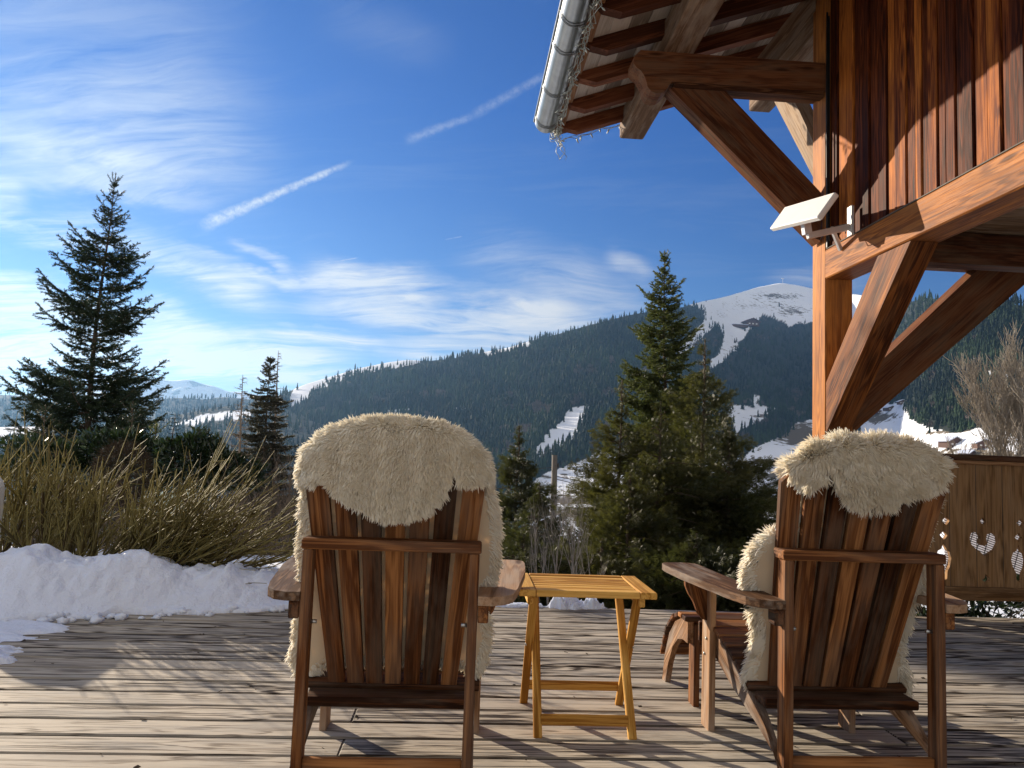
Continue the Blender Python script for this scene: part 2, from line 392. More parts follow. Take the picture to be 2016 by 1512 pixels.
class Soup:                     # numpy mesh: many small triangles / quads
    def __init__(s): s.V = []; s.T = []; s.A = []; s.n = 0
    def add(s, v, t, a):
        v = np.asarray(v, 'f').reshape(-1, 3); t = np.asarray(t, 'i').reshape(-1, 3)
        s.V.append(v); s.T.append(t+s.n); s.A.append(np.broadcast_to(np.asarray(a, 'f'), (len(v),))); s.n += len(v)
    def build(s, name, m, parent=None, smooth=False):
        v = np.concatenate(s.V); t = np.concatenate(s.T); a = np.concatenate(s.A)
        me = bpy.data.meshes.new(name); me.vertices.add(len(v)); me.vertices.foreach_set('co', v.ravel())
        me.loops.add(len(t)*3); me.loops.foreach_set('vertex_index', t.ravel())
        me.polygons.add(len(t)); me.polygons.foreach_set('loop_start', np.arange(0, len(t)*3, 3, dtype='i'))
        try: me.polygons.foreach_set('loop_total', np.full(len(t), 3, 'i'))
        except Exception: pass
        at_ = me.attributes.new('tint', 'FLOAT', 'POINT'); at_.data.foreach_set('value', a.astype('f'))
        me.polygons.foreach_set('use_smooth', np.full(len(t), smooth))
        me.update(calc_edges=True); me.validate()
        return link(name, me, m, parent)

def norm(a): return a/np.maximum(np.linalg.norm(a, axis=-1, keepdims=True), 1e-9)
def tubes_np(S, P, Rr, sides, tint):
    """P (N,K,3) paths, Rr (N,K) radii, many at once"""
    N_, K = P.shape[:2]
    D = np.empty_like(P); D[:, 1:-1] = P[:, 2:]-P[:, :-2]; D[:, 0] = P[:, 1]-P[:, 0]; D[:, -1] = P[:, -1]-P[:, -2]; D = norm(D)
    ref = np.where(np.abs(D[..., 2:3]) < .9, np.array([0, 0, 1.0]), np.array([1.0, 0, 0]))
    A = norm(np.cross(ref, D)); B = np.cross(D, A)
    q = np.arange(sides)*2*np.pi/sides
    V = P[:, :, None]+(A[:, :, None]*np.cos(q)[:, None]+B[:, :, None]*np.sin(q)[:, None])*Rr[:, :, None, None]
    base = np.arange(N_)[:, None, None]*K*sides+np.arange(K-1)[None, :, None]*sides
    k = np.arange(sides)[None, None]; k2 = (k+1) % sides
    a = base+k; b = base+k2; c = b+sides; d = a+sides
    T = np.stack([np.stack([a, b, c], -1), np.stack([a, c, d], -1)], -2).reshape(-1, 3)
    S.add(V.reshape(-1, 3), T, np.repeat(np.asarray(tint, 'f'), K*sides))
def blades_np(S, P0, D, L, W, tint, side=None):
    """thin triangles from P0 along D"""
    D = norm(D); r = rng.normal(size=D.shape) if side is None else side
    sd = norm(np.cross(D, r))*W[:, None]/2
    V = np.stack([P0-sd, P0+sd, P0+D*L[:, None]], 1)
    n = len(P0); T = np.arange(n*3).reshape(-1, 3)
    S.add(V.reshape(-1, 3), T, np.repeat(tint, 3))

# ------------------------------------------------------------ terrain
def lin(pts, x): return np.interp(x, [p[0] for p in pts], [p[1] for p in pts])
_sm = {}
def slin(pts, x, sig=70):       # the same, with rounded corners
    k = (tuple(pts), sig)
    if k not in _sm:
        gx = np.arange(-1000, 3001, 5.0); gy = lin(pts, gx); w = np.exp(-.5*(np.arange(-60, 61)*5/sig)**2); w /= w.sum()
        _sm[k] = (gx, np.convolve(np.pad(gy, 60, mode='edge'), w, 'valid'))
    return np.interp(x, *_sm[k])
def sstep(a, b, x): t = np.clip((x-a)/(b-a), 0, 1); return t*t*(3-2*t)
def vnoise(x, y, seed=0):       # cheap smooth value noise
    xi = np.floor(x).astype('i8'); yi = np.floor(y).astype('i8'); fx = x-xi; fy = y-yi
    def h(a, b): n = (a*374761393+b*668265263+seed*1442695041) & 0x7fffffff; n = ((n ^ (n >> 13))*1274126177) & 0x7fffffff; return ((n ^ (n >> 16)) & 0xffff)/65535.0
    fx = fx*fx*(3-2*fx); fy = fy*fy*(3-2*fy)
    return (h(xi, yi)*(1-fx)+h(xi+1, yi)*fx)*(1-fy)+(h(xi, yi+1)*(1-fx)+h(xi+1, yi+1)*fx)*fy
def fbm(x, y, o=4, seed=0):
    r = 0; a = .5
    for i in range(o): r = r+a*vnoise(x*2**i+13.7*i, y*2**i+5.1*i, seed+i); a *= .5
    return r
def grid_mesh(name, P, m, attrs=None, parent=None, smooth=True):
    ny, nx = P.shape[:2]; v = P.reshape(-1, 3)
    i = np.arange((ny-1)*(nx-1)); r = i//(nx-1); c = i % (nx-1); a = r*nx+c
    q = np.stack([a, a+1, a+nx+1, a+nx], -1)
    me = bpy.data.meshes.new(name); me.vertices.add(len(v)); me.vertices.foreach_set('co', v.astype('f').ravel())
    me.loops.add(len(q)*4); me.loops.foreach_set('vertex_index', q.astype('i').ravel())
    me.polygons.add(len(q)); me.polygons.foreach_set('loop_start', np.arange(0, len(q)*4, 4, dtype='i'))
    try: me.polygons.foreach_set('loop_total', np.full(len(q), 4, 'i'))
    except Exception: pass
    for k, val in (attrs or {}).items():
        at_ = me.attributes.new(k, 'FLOAT', 'POINT'); at_.data.foreach_set('value', val.astype('f').ravel())
    me.polygons.foreach_set('use_smooth', np.full(len(q), smooth)); me.update(calc_edges=True)
    return link(name, me, m, parent)
def rays_np(X, Y): return F+RV*((X-1008)/FPX)[..., None]+UV*((756-Y)/FPX)[..., None]

def hill_point(layer, X, t):
    yb = lin(layer['base'], X); yr = slin(layer['ridge'], X, 9)
    Yp = yb+(yr-yb)*t
    d0, d1 = layer['d0'], slin(layer['d1'], X)
    D = d0*(d1/d0)**(t**layer.get('pw', 1.0))
    r = rays_np(X, Yp); hd = np.sqrt(r[..., 0]**2+r[..., 1]**2)
    P = CP+r*(D/hd)[..., None]
    return P, Yp, D
def inpoly(px, py, poly):
    ins = np.zeros(px.shape, bool); n = len(poly)
    for i in range(n):
        x0, y0 = poly[i]; x1, y1 = poly[(i+1) % n]
        if y0 == y1: continue
        cond = (y0 > py) != (y1 > py)
        ins ^= cond & (px < (x1-x0)*(py-y0)/(y1-y0)+x0)
    return ins

RIDGE = [(380, 880), (430, 855), (490, 818), (575, 768), (600, 757), (650, 743), (700, 727), (760, 714), (800, 708), (840, 711), (900, 705), (960, 692), (1000, 685), (1050, 670), (1100, 657), (1150, 642), (1200, 630), (1240, 620), (1290, 611), (1340, 607), (1360, 599), (1400, 590), (1440, 581), (1470, 572), (1500, 564), (1540, 557), (1580, 564), (1620, 572), (1650, 577), (1710, 582), (1760, 604), (1800, 592), (1830, 586), (1860, 594), (1900, 606), (1945, 603), (1965, 596), (2016, 603), (2120, 640), (2400, 700)]
HILL = dict(ridge=RIDGE, base=[(380, 1120), (2400, 1200)], d0=600, d1=[(380, 2100), (700, 2600), (1000, 2500), (1300, 2600), (1400, 3800), (1540, 5600), (1700, 5400), (1800, 2400), (1945, 1900), (2400, 1300)], pw=.8)
SNOW = [  # clearings of the hillside: ski runs and meadows
 [(1352, 590), (1355, 600), (1388, 612), (1386, 630), (1373, 650), (1350, 672), (1336, 690), (1340, 702), (1366, 684), (1385, 662), (1403, 645), (1421, 642), (1428, 664), (1412, 697), (1393, 716), (1397, 728), (1422, 716), (1452, 690), (1450, 672), (1469, 655), (1480, 641), (1498, 618), (1528, 626), (1552, 640), (1596, 632), (1650, 640), (1682, 632), (1700, 604), (1722, 580), (1700, 540), (1352, 540)],
 [(1052, 878), (1080, 850), (1108, 829), (1116, 812), (1126, 801), (1164, 794), (1146, 822), (1140, 858), (1116, 868), (1080, 884), (1056, 896)],
 [(1186, 780), (1196, 772), (1204, 772), (1200, 778)],
 [(1440, 860), (1432, 800), (1445, 793), (1478, 800), (1484, 778), (1492, 780), (1490, 800), (1530, 806), (1510, 822), (1488, 832), (1466, 845), (1445, 858)],
 [(570, 780), (590, 750), (650, 730), (700, 712), (760, 700), (822, 696), (826, 716), (800, 720), (750, 728), (710, 739), (660, 756), (620, 771), (590, 800), (568, 806)],
 [(930, 690), (960, 682), (1000, 674), (1040, 664), (1044, 678), (1000, 692), (960, 702)],
 [(1694, 850), (1690, 826), (1736, 792), (1784, 788), (1786, 812), (1800, 830), (1870, 850), (2050, 850), (2400, 850), (2400, 1300), (1430, 1300), (1440, 900), (1470, 895), (1530, 862), (1560, 836), (1600, 828), (1640, 850)],
 [(1912, 724), (1930, 730), (1975, 736), (2030, 726), (2030, 750), (1975, 752), (1950, 748), (1925, 742)],
 [(380, 1150), (1030, 1150), (1030, 960), (1070, 935), (1100, 922), (1180, 885), (1250, 880), (1440, 905), (1440, 1300), (380, 1300)],
 [(665, 803), (672, 801), (674, 808), (667, 808)], [(880, 805), (900, 803), (915, 808), (896, 811)], [(760, 812), (806, 808), (806, 815), (770, 817)],
]
def snowmask(X, Y):
    jx = X+(fbm(X*.05, Y*.05, 3, 5)-.45)*16; jy = Y+(fbm(X*.05+50, Y*.05, 3, 9)-.45)*10
    m = np.zeros(X.shape, bool)
    for p in SNOW: m |= inpoly(jx, jy, p)
    return m

def hill_mat(name, forest=(.020, .026, .020), soil=(.105, .085, .060)):
    m, N, b, out = mat(name)
    s = N.attr('snow').outputs['Fac']; p = N.attr('patch').outputs['Fac']
    pos = N.n('ShaderNodeNewGeometry').outputs['Position']
    n = N.noise(N.vm('MULTIPLY', pos, (1, 1, 3)), .03, 8, .62)
    n2 = N.noise(pos, .18, 5, .65)
    pm = N.rng(N.m('ADD', N.m('ADD', n, N.m('MULTIPLY', n2, .35)), N.m('MULTIPLY', p, .5)), .86, .93)
    snow = N.mix(N.noise(pos, .01, 3), (.80, .84, .92), (.90, .92, .95))
    gnd_ = N.mix(n2, soil, tuple(c*1.7 for c in soil))
    col = N.mix(pm, snow, gnd_)
    col = N.mix(s, forest, col)
    N.put(b.inputs['Base Color'], col); b.inputs['Roughness'].default_value = .85; b.inputs['Specular IOR Level'].default_value = .1
    N.put(b.inputs['Normal'], N.bump(N.m('ADD', n, n2), .5, 6))
    return m
M['hill'] = hill_mat('snowy_hillside')

def build_hill(name, layer, nx, ny, x0, x1, mfun, patchfun, material, rough=1.0, seed=1):
    X, t = np.meshgrid(np.linspace(x0, x1, nx), np.linspace(0, 1, ny))
    P, Yp, D = hill_point(layer, X, t)
    nz = (fbm(P[..., 0]/180, P[..., 1]/180, 5, seed)-.47)*rough
    P[..., 2] += nz*D*.012*np.minimum(1, (1-t)*5+.15)
    s = mfun(X, Yp).astype('f'); p = patchfun(X, Yp, t)
    # back side falls away behind the crest
    back = []
    for k in (1.06, 1.3):
        Q = P[-1].copy(); Q[:, :2] *= k; Q[:, 2] -= (k-1)*D[-1]*.35; back.append(Q)
    P = np.concatenate([P, np.array(back)]); s = np.concatenate([s, s[-1:], s[-1:]]); p = np.concatenate([p, p[-1:], p[-1:]])
    o = grid_mesh(name, P, material, dict(snow=s, patch=p)); o['kind'] = 'structure'
    return o
def patch_main(X, Y, t):
    p = np.zeros(X.shape)
    for (cx, cy_, rx, ry, k) in ((1570, 855, 45, 24, 1.3), (1130, 985, 90, 9, .9), (1150, 905, 60, 14, .45), (1520, 908, 60, 5, 1.0), (1540, 935, 50, 10, .7), (1730, 822, 40, 12, .9), (1500, 820, 25, 5, .9), (1120, 935, 60, 8, .7), (1400, 1010, 300, 18, .7), (1950, 890, 90, 6, .8), (1860, 850, 60, 4, .9), (1530, 583, 60, 7, .55), (1560, 612, 40, 12, .55), (1480, 600, 60, 10, .35), (1420, 620, 30, 8, .3), (1440, 690, 30, 22, .35), (1900, 905, 160, 14, .7), (1600, 950, 90, 7, .8), (1780, 935, 120, 6, .7), (1320, 960, 22, 6, .8), (1150, 1010, 90, 7, 1.0), (1190, 970, 60, 6, .8), (700, 740, 60, 5, .5)):
        p += k*np.exp(-((X-cx)/rx)**2-((Y-cy_)/ry)**2)
    return np.minimum(p, 1.3)*(.45+1.1*fbm(X*.06, Y*.25, 3, 91))
build_hill('hillside', HILL, 900, 260, 380, 2400, snowmask, patch_main, M['hill'], 1.0, 3)
# far ranges on the left
FAR = dict(ridge=[(-400, 800), (150, 800), (198, 752), (234, 730), (254, 741), (275, 744), (301, 749), (345, 748), (369, 745), (385, 752), (400, 757), (428, 762), (440, 770), (452, 773), (482, 771), (600, 800), (800, 820)], base=[(-400, 870), (800, 890)], d0=7000, d1=[(0, 9000), (900, 9000)])
MID = dict(ridge=[(-600, 760), (-200, 772), (0, 777), (36, 779), (80, 787), (130, 797), (180, 803), (250, 800), (298, 791), (337, 783), (385, 784), (400, 788), (436, 782), (480, 785), (560, 800), (700, 850)], base=[(-600, 880), (700, 900)], d0=2600, d1=[(-600, 4200), (900, 4200)])
NEAR = dict(ridge=[(-600, 850), (-100, 842), (60, 840), (200, 842), (300, 832), (357, 815), (400, 806), (440, 800), (480, 798), (540, 792), (620, 800), (760, 860)], base=[(-600, 930), (760, 960)], d0=900, d1=[(-600, 1900), (760, 2300)])
def rock_patch(X, Y, t): return np.zeros(X.shape)
def far_mat():
    m, N, b, out = mat('far_snow_mountain')
    g = N.n('ShaderNodeNewGeometry'); pos = g.outputs['Position']
    rg = N.noise(N.vm('MULTIPLY', pos, (1, 1, .5)), .004, 9, .68)
    rock = N.rng(rg, .54, .60)
    N.put(b.inputs['Base Color'], N.mix(rock, (.84, .87, .93), (.20, .20, .22))); b.inputs['Roughness'].default_value = .9
    N.put(b.inputs['Normal'], N.bump(rg, 1.0, 160))
    return m
M['far'] = far_mat()
build_hill('mountains', FAR, 300, 60, -400, 800, lambda X, Y: np.ones(X.shape), rock_patch, M['far'], 1.6, 21)
mid_snow = lambda X, Y: (Y > 846)
build_hill('forest_ridge', MID, 200, 60, -600, 700, mid_snow, rock_patch, M['hill'], .8, 31)
def near_snow(X, Y):
    a = inpoly(X, Y, [(-700, 838), (110, 834), (130, 850), (60, 870), (-700, 870)])
    b = inpoly(X+(fbm(X*.1, Y*.1, 3, 2)-.5)*26, Y+(fbm(X*.1, Y*.1, 3, 8)-.5)*12, [(340, 832), (380, 818), (420, 812), (490, 806), (500, 820), (440, 830), (360, 838)])
    return a | b
build_hill('foothill', NEAR, 300, 80, -600, 760, near_snow, rock_patch, M['hill'], .8, 41)

# near ground falling from the terrace towards the valley
def gz(x, y):
    x = np.asarray(x, float); y = np.asarray(y, float); r = np.hypot(x, y)
    z = -.55-.11*np.clip(r-5, 0, 595)-.05*np.clip(r-40, 0, 560)-.04*np.maximum(r-600, 0)
    z = np.where(y < 4, np.maximum(z, -.6-.02*r), z)
    left = sstep(-.4, -1.1, x)*sstep(10.5, 6.2, y)
    z = z+left*(.12-z)*.985
    z = z+(fbm(x*.5, y*.5, 4, 4)-.47)*.22+(fbm(x*.05, y*.05, 3, 6)-.47)*2.0*sstep(12, 60, r)
    return np.where((y < 5.25), np.minimum(z, -.25), z)
def build_ground():
    rr = np.concatenate([np.linspace(0, 12, 90), 12*np.exp(np.linspace(0.02, math.log(1300/12), 90))])
    th = np.linspace(0, 2*np.pi, 241)
    Rr, T = np.meshgrid(rr, th, indexing='ij')
    x = Rr*np.sin(T); y = Rr*np.cos(T); z = gz(x, y)
    z = np.where(y < -5, np.maximum(z, -3), z)
    m, N, b, out = mat('snowy_garden_ground')
    pos = N.n('ShaderNodeNewGeometry').outputs['Position']
    n = N.noise(pos, 1.3, 6, .62); n2 = N.noise(pos, 9, 5, .65)
    mk = N.rng(N.m('ADD', n, N.m('MULTIPLY', n2, .3)), .68, .76)
    N.put(b.inputs['Base Color'], N.mix(mk, (.84, .87, .92), (.10, .075, .045))); b.inputs['Roughness'].default_value = .8
    N.put(b.inputs['Normal'], N.bump(N.m('ADD', n, N.m('MULTIPLY', n2, .3)), .8, .08))
    o = grid_mesh('ground', np.stack([x, y, z], -1), m); o['kind'] = 'structure'
build_ground()

# ------------------------------------------------------------ forest on the hillsides (one mass)
def conifers(S, P, Hh, Wd, tint, tiers=4, sides=6):
    n = len(P)
    for k in range(tiers):
        f0 = .04+.86*k/tiers; f1 = min(1.0, f0+.86/tiers*1.75) if k < tiers-1 else 1.0
        w = (1-f0)**.85*.5+.03
        ang = rng.uniform(0, 6.28, n)[:, None]+np.arange(sides)*2*np.pi/sides
        rr = Wd[:, None]*w*rng.uniform(.6, 1.25, (n, sides))
        base = np.stack([P[:, None, 0]+np.cos(ang)*rr, P[:, None, 1]+np.sin(ang)*rr, P[:, None, 2]+Hh[:, None]*(f0+rng.uniform(-.03, .03, (n, sides)))], -1)
        top = P+np.stack([rng.normal(0, .02, n)*Wd, rng.normal(0, .02, n)*Wd, Hh*f1], -1)
        V = np.concatenate([base, top[:, None]], 1)
        i = np.arange(sides); T = np.stack([i, (i+1) % sides, np.full(sides, sides)], -1)
        T = (np.arange(n)[:, None, None]*(sides+1)+T[None]).reshape(-1, 3)
        S.add(V.reshape(-1, 3), T, np.repeat(tint, sides+1))
def puffs(S, P, Hh, Wd, tint, k=26):
    n = len(P)
    for j in range(k):                    # bare broadleaf crowns as sprays of upright slivers
        th = rng.uniform(0, 6.28, n); rr = np.sqrt(rng.uniform(0, 1, n))*Wd*.5; h = rng.uniform(.25, .8, n)
        p0 = P+np.stack([np.cos(th)*rr*.6, np.sin(th)*rr*.6, Hh*h*.8], -1)
        d = np.stack([np.cos(th)*.45, np.sin(th)*.45, np.ones(n)], -1)+rng.normal(0, .2, (n, 3))
        blades_np(S, p0, d, Hh*.34, Wd*.13, tint)
FORB = foliage('far_conifers', (.004, .011, .006), (.028, .050, .020), 0, .8, .1)
BARB = foliage('far_bare_wood', (.075, .062, .055), (.17, .14, .12), 0, .9, .05)
def plant(layer, x0, x1, n, mask, size, name, label, tiers=4, sides=6, bare=0.0, seed=0):
    S = Soup(); B = Soup()
    X = rng.uniform(x0, x1, n); t = rng.uniform(0, 1, n)**.95
    P, Yp, D = hill_point(layer, X, t)
    keep = ~mask(X+rng.normal(0, 5, n), Yp+rng.normal(0, 3, n))
    # nearer trees are larger in the picture, so thin them there
    keep &= rng.uniform(0, 1, n) < np.clip((D/layer.get('dref', 2000))**1.15, .04, 1)
    cl = fbm(X*.02, Yp*.04, 3, 77)
    keep &= rng.uniform(0, 1, n) < np.clip(.55+cl*1.0, .3, 1)
    X, Yp, P, D = X[keep], Yp[keep], P[keep], D[keep]; n = len(X)
    P[:, 2] += (fbm(P[:, 0]/180, P[:, 1]/180, 5, layer['seed'])-.47)*layer['rough']*D*.012-1.0
    H = size*rng.uniform(.65, 1.3, n); W = H*rng.uniform(.30, .42, n)
    tone = np.clip((fbm(X*.014, Yp*.035, 4, 12)-.47)*2.6+.42+rng.normal(0, .18, n), 0, 1)
    br = (fbm(X*.03+9, Yp*.06, 3, 55) > .62-bare) & (Yp > lin(layer['ridge'], X)+60)
    conifers(S, P[~br], H[~br], W[~br], tone[~br], tiers, sides)
    o = S.build(name, FORB); tag(o, label, None, None, 'stuff')
    if br.sum() > 10:
        puffs(B, P[br], H[br]*.75, H[br]*.6, tone[br])
        o2 = B.build('bare_woodland', BARB); tag(o2, 'grey leafless woodland at the foot of the forested mountainside', None, None, 'stuff')
HILL.update(seed=3, rough=1.0, dref=1900); MID.update(seed=31, rough=.8, dref=3600); NEAR.update(seed=41, rough=.8, dref=1900)
def nomask(X, Y): return snowmask(X, Y)
plant(HILL, 430, 2300, 62000, nomask, 21, 'forest', 'dense dark conifer forest covering the mountainside across the valley', 4, 6, .02)
plant(MID, -500, 640, 5000, lambda X, Y: Y > 846, 24, 'ridge_forest', 'hazy blue conifer forest along the distant ridge below the snowy peaks', 3, 5)
plant(NEAR, -500, 700, 6000, near_snow, 19, 'foothill_forest', 'bluish forest with snowy clearings on the foothill behind the bare larch', 3, 5, .03)

# ------------------------------------------------------------ haze
def haze():
    bpy_me = bpy.data.meshes.new('haze')
    x0, x1, y0, y1, z0, z1 = -11000, 11000, -3000, 12500, -420, 1150
    v = [(x, y, z) for x in (x0, x1) for y in (y0, y1) for z in (z0, z1)]
    f = [(0, 1, 3, 2), (4, 6, 7, 5), (0, 4, 5, 1), (2, 3, 7, 6), (0, 2, 6, 4), (1, 5, 7, 3)]
    bpy_me.from_pydata(v, [], f); bpy_me.update()
    m = bpy.data.materials.new('valley_haze'); m.use_nodes = True; nt = m.node_tree; nt.nodes.clear()
    out = nt.nodes.new('ShaderNodeOutputMaterial'); p = nt.nodes.new('ShaderNodeVolumePrincipled')
    p.inputs['Color'].default_value = (.30, .58, 1.0, 1); p.inputs['Density'].default_value = .5e-4; p.inputs['Anisotropy'].default_value = .5
    nt.links.new(p.outputs[0], out.inputs['Volume'])
    o = link('haze', bpy_me, m); tag(o, 'thin bluish valley haze in front of the far ridges', None, None, 'stuff')
haze()

# ------------------------------------------------------------ terrace deck
def deck():
    b = MB(); pitch = .1555; Y1 = 5.09; n = 0; y = Y1-pitch/2
    while y > -3.2:
        x0 = -3.35
        cuts = [x0]; x = x0+(1.0, 3.0)[n % 2]; n += 1
        while x < 8.2: cuts.append(x); x += 4.0
        cuts.append(8.4)
        for a, c in zip(cuts[:-1], cuts[1:]):
            dz = random.uniform(-.0012, .0012)
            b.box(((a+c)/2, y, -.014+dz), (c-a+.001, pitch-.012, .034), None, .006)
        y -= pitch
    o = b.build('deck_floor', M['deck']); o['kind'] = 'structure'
    j = MB()
    x = -3.2
    while x < 8.3: j.box((x, .95, -.10), (.06, 8.2, .14), None, .003, .3); x += .6
    j.box((2.5, Y1-.03, -.12), (11.6, .035, .16), None, .003, .5)
    j.box((-3.33, .95, -.12), (.03, 8.0, .16), None, .003, .5)
    o = j.build('deck_joists', M['beam']); o['kind'] = 'structure'
deck()

# snow heaped on the terrace edge
SNB = [(-700, 1225, 1100), (0, 1225, 1100), (55, 1222, 1106), (123, 1219, 1109), (160, 1217, 1103), (197, 1215, 1094), (234, 1214, 1099), (277, 1213, 1117), (320, 1212, 1130), (363, 1211, 1139), (397, 1210, 1138), (412, 1209, 1125), (446, 1208, 1131), (490, 1206, 1134), (517, 1204, 1141), (535, 1203, 1166), (560, 1201, 1182), (590, 1199, 1198)]
def snow_bank():
    xs, yf, zc = [], [], []
    for x, yb, yt in SNB:
        g = gnd(x, yb); xs.append(g[0]); yf.append(g[1]); zc.append(max(at(x, yt, g[1]+.38)[2], .02))
    nx, ny = 420, 90
    X = np.linspace(-5.2, -.84, nx); yfi = np.interp(X, xs, yf); zci = np.interp(X, xs, zc)
    k = np.linspace(0, 1, ny)[:, None]
    Xg = np.broadcast_to(X, (ny, nx)).copy()
    edge = (fbm(X*9, X*0+3, 3, 1)-.45)*.13
    Yg = (yfi+edge)[None]+k*(1.35-edge)[None]
    dY = Yg-yfi[None]
    pr = np.where(dY < .07, .03+.45*np.clip(dY/.07, 0, 1)*.12, 0)
    rise = sstep(.02, .34, dY)**.8; fall = 1-sstep(.42, .95, dY)*(1-.42)
    Z = zci[None]*rise*fall+.028*sstep(-.05, .03, dY)
    amp = (fbm(Xg*4, Yg*4, 4, 11)-.47)*.15+(np.abs(fbm(Xg*13, Yg*13, 3, 13)-.45))*.10+(fbm(Xg*40, Yg*40, 2, 15)-.4)*.012
    Z += amp*sstep(-.02, .2, dY)*np.minimum(1, zci/.15)[None]
    Z = np.maximum(Z, 0.004+.03*fbm(Xg*14, Yg*14, 3, 17)); Z[0] = -.03
    Z *= sstep(-.84, -.93, X)[None]*1.0+.0
    Z = np.where(Z < .002, -.02, Z)
    Z[dY > .9] -= ((dY[dY > .9]-.9)*.25)
    o = grid_mesh('snow_bank', np.stack([Xg, Yg, Z], -1), M['snow'])
    tag(o, 'lumpy bank of old snow heaped along the terrace edge', None, None, 'stuff')
snow_bank()
def litter():
    rr = np.random.default_rng(4); o = empty('litter', 'brown leaf and twig litter scattered over the boards and the snow', None, (0, 0, 0)); del_ = MB()
    for i in range(150):
        x, y = rr.uniform(-2.6, 3.5), rr.uniform(2.2, 4.9); a = rr.uniform(0, 3.14); l = rr.uniform(.006, .028); z = .007
        if rr.random() < .55: del_.tube([(x, y, z), (x+math.cos(a)*l, y+math.sin(a)*l, z+.002)], .0012, 4)
        else: del_.box((x, y, z), (l*.8, l*.5, .0015), Matrix.Rotation(a, 3, 'Z') @ Matrix.Rotation(.3, 3, 'X'), .0003)
    bpy.data.objects.remove(o); o = del_.build('leaf_litter', M['drybrown']); tag(o, 'brown leaf and twig litter scattered over the boards', None, None, 'stuff')
litter()
def chunks():
    rr = random.Random(8); b = MB()
    for i in range(34):
        px = rr.uniform(-10, 560); g = gnd(px, float(np.interp(px, [0, 570], [1226, 1204]))); x, y = g[0]+rr.uniform(-.05, .05), g[1]+rr.uniform(-.10, .10); r_ = rr.uniform(.010, .042)
        vs = []; fs = []; n1, n2 = 6, 9; ph = rr.uniform(0, 9)
        for a in range(n1+1):
            for c in range(n2):
                t, p = math.pi*a/n1, 2*math.pi*c/n2; q = Vector((math.sin(t)*math.cos(p), math.sin(t)*math.sin(p), math.cos(t)*.75)); q *= r_*(.75+.6*mnoise.noise(q*1.7+Vector((ph, i, 0)))); vs.append((x+q.x*1.3, y+q.y, max(q.z+r_*.4, .003)))
        for a in range(n1):
            for c in range(n2): fs.append((a*n2+c, (a+1)*n2+c, (a+1)*n2+(c+1) % n2, a*n2+(c+1) % n2))
        b.add(vs, fs, None, .5, True)
    o = b.build('snow_chunks', M['snow']); tag(o, 'small icy lumps of snow rolled from the foot of the bank', None, None, 'stuff')
chunks()
def snow_sheet(name, label, cx, cy_, rx, ry, h, seed, base=0.0):
    n = 90; u = np.linspace(-1.3, 1.3, n); X, Y = np.meshgrid(u, u)
    r = np.hypot(X, Y)+(fbm(X*2.2+seed, Y*2.2, 4, seed)-.47)*1.3
    Z = h*(sstep(1.0, .2, r) if h > .05 else sstep(1.0, .75, r))*(.35+.9*fbm(X*5+seed, Y*5, 4, seed+3))
    Z = np.where(r > 1, -.02, Z)+base
    o = grid_mesh(name, np.stack([X*rx+cx, Y*ry+cy_, Z], -1), M['snow']); tag(o, label, None, None, 'stuff')
a = gnd(20, 1262); snow_sheet('snow_patch', 'thin crust of melting snow on the boards below the bank', a[0]-.80, a[1]+.12, .85, .36, .026, 3)
a = gnd(0, 1290); snow_sheet('snow_patch', 'sunlit scrap of icy snow on the boards at the photo edge', a[0]-.25, a[1]-.02, .36, .22, .03, 8)
a = gnd(1118, 1199); snow_sheet('snow_lump', 'small white snow lump on the deck edge behind the side table', a[0], 5.10, .12, .09, .12, 5)
a = gnd(1150, 1199); snow_sheet('snow_lump', 'low rounded snow lump beside the taller one on the deck edge', a[0]+.05, 5.10, .10, .08, .075, 6)
a = gnd(1020, 1199); snow_sheet('snow_strip', 'thin strip of snow on the deck edge beside the cream fleece', a[0], 5.08, .16, .04, .025, 7)

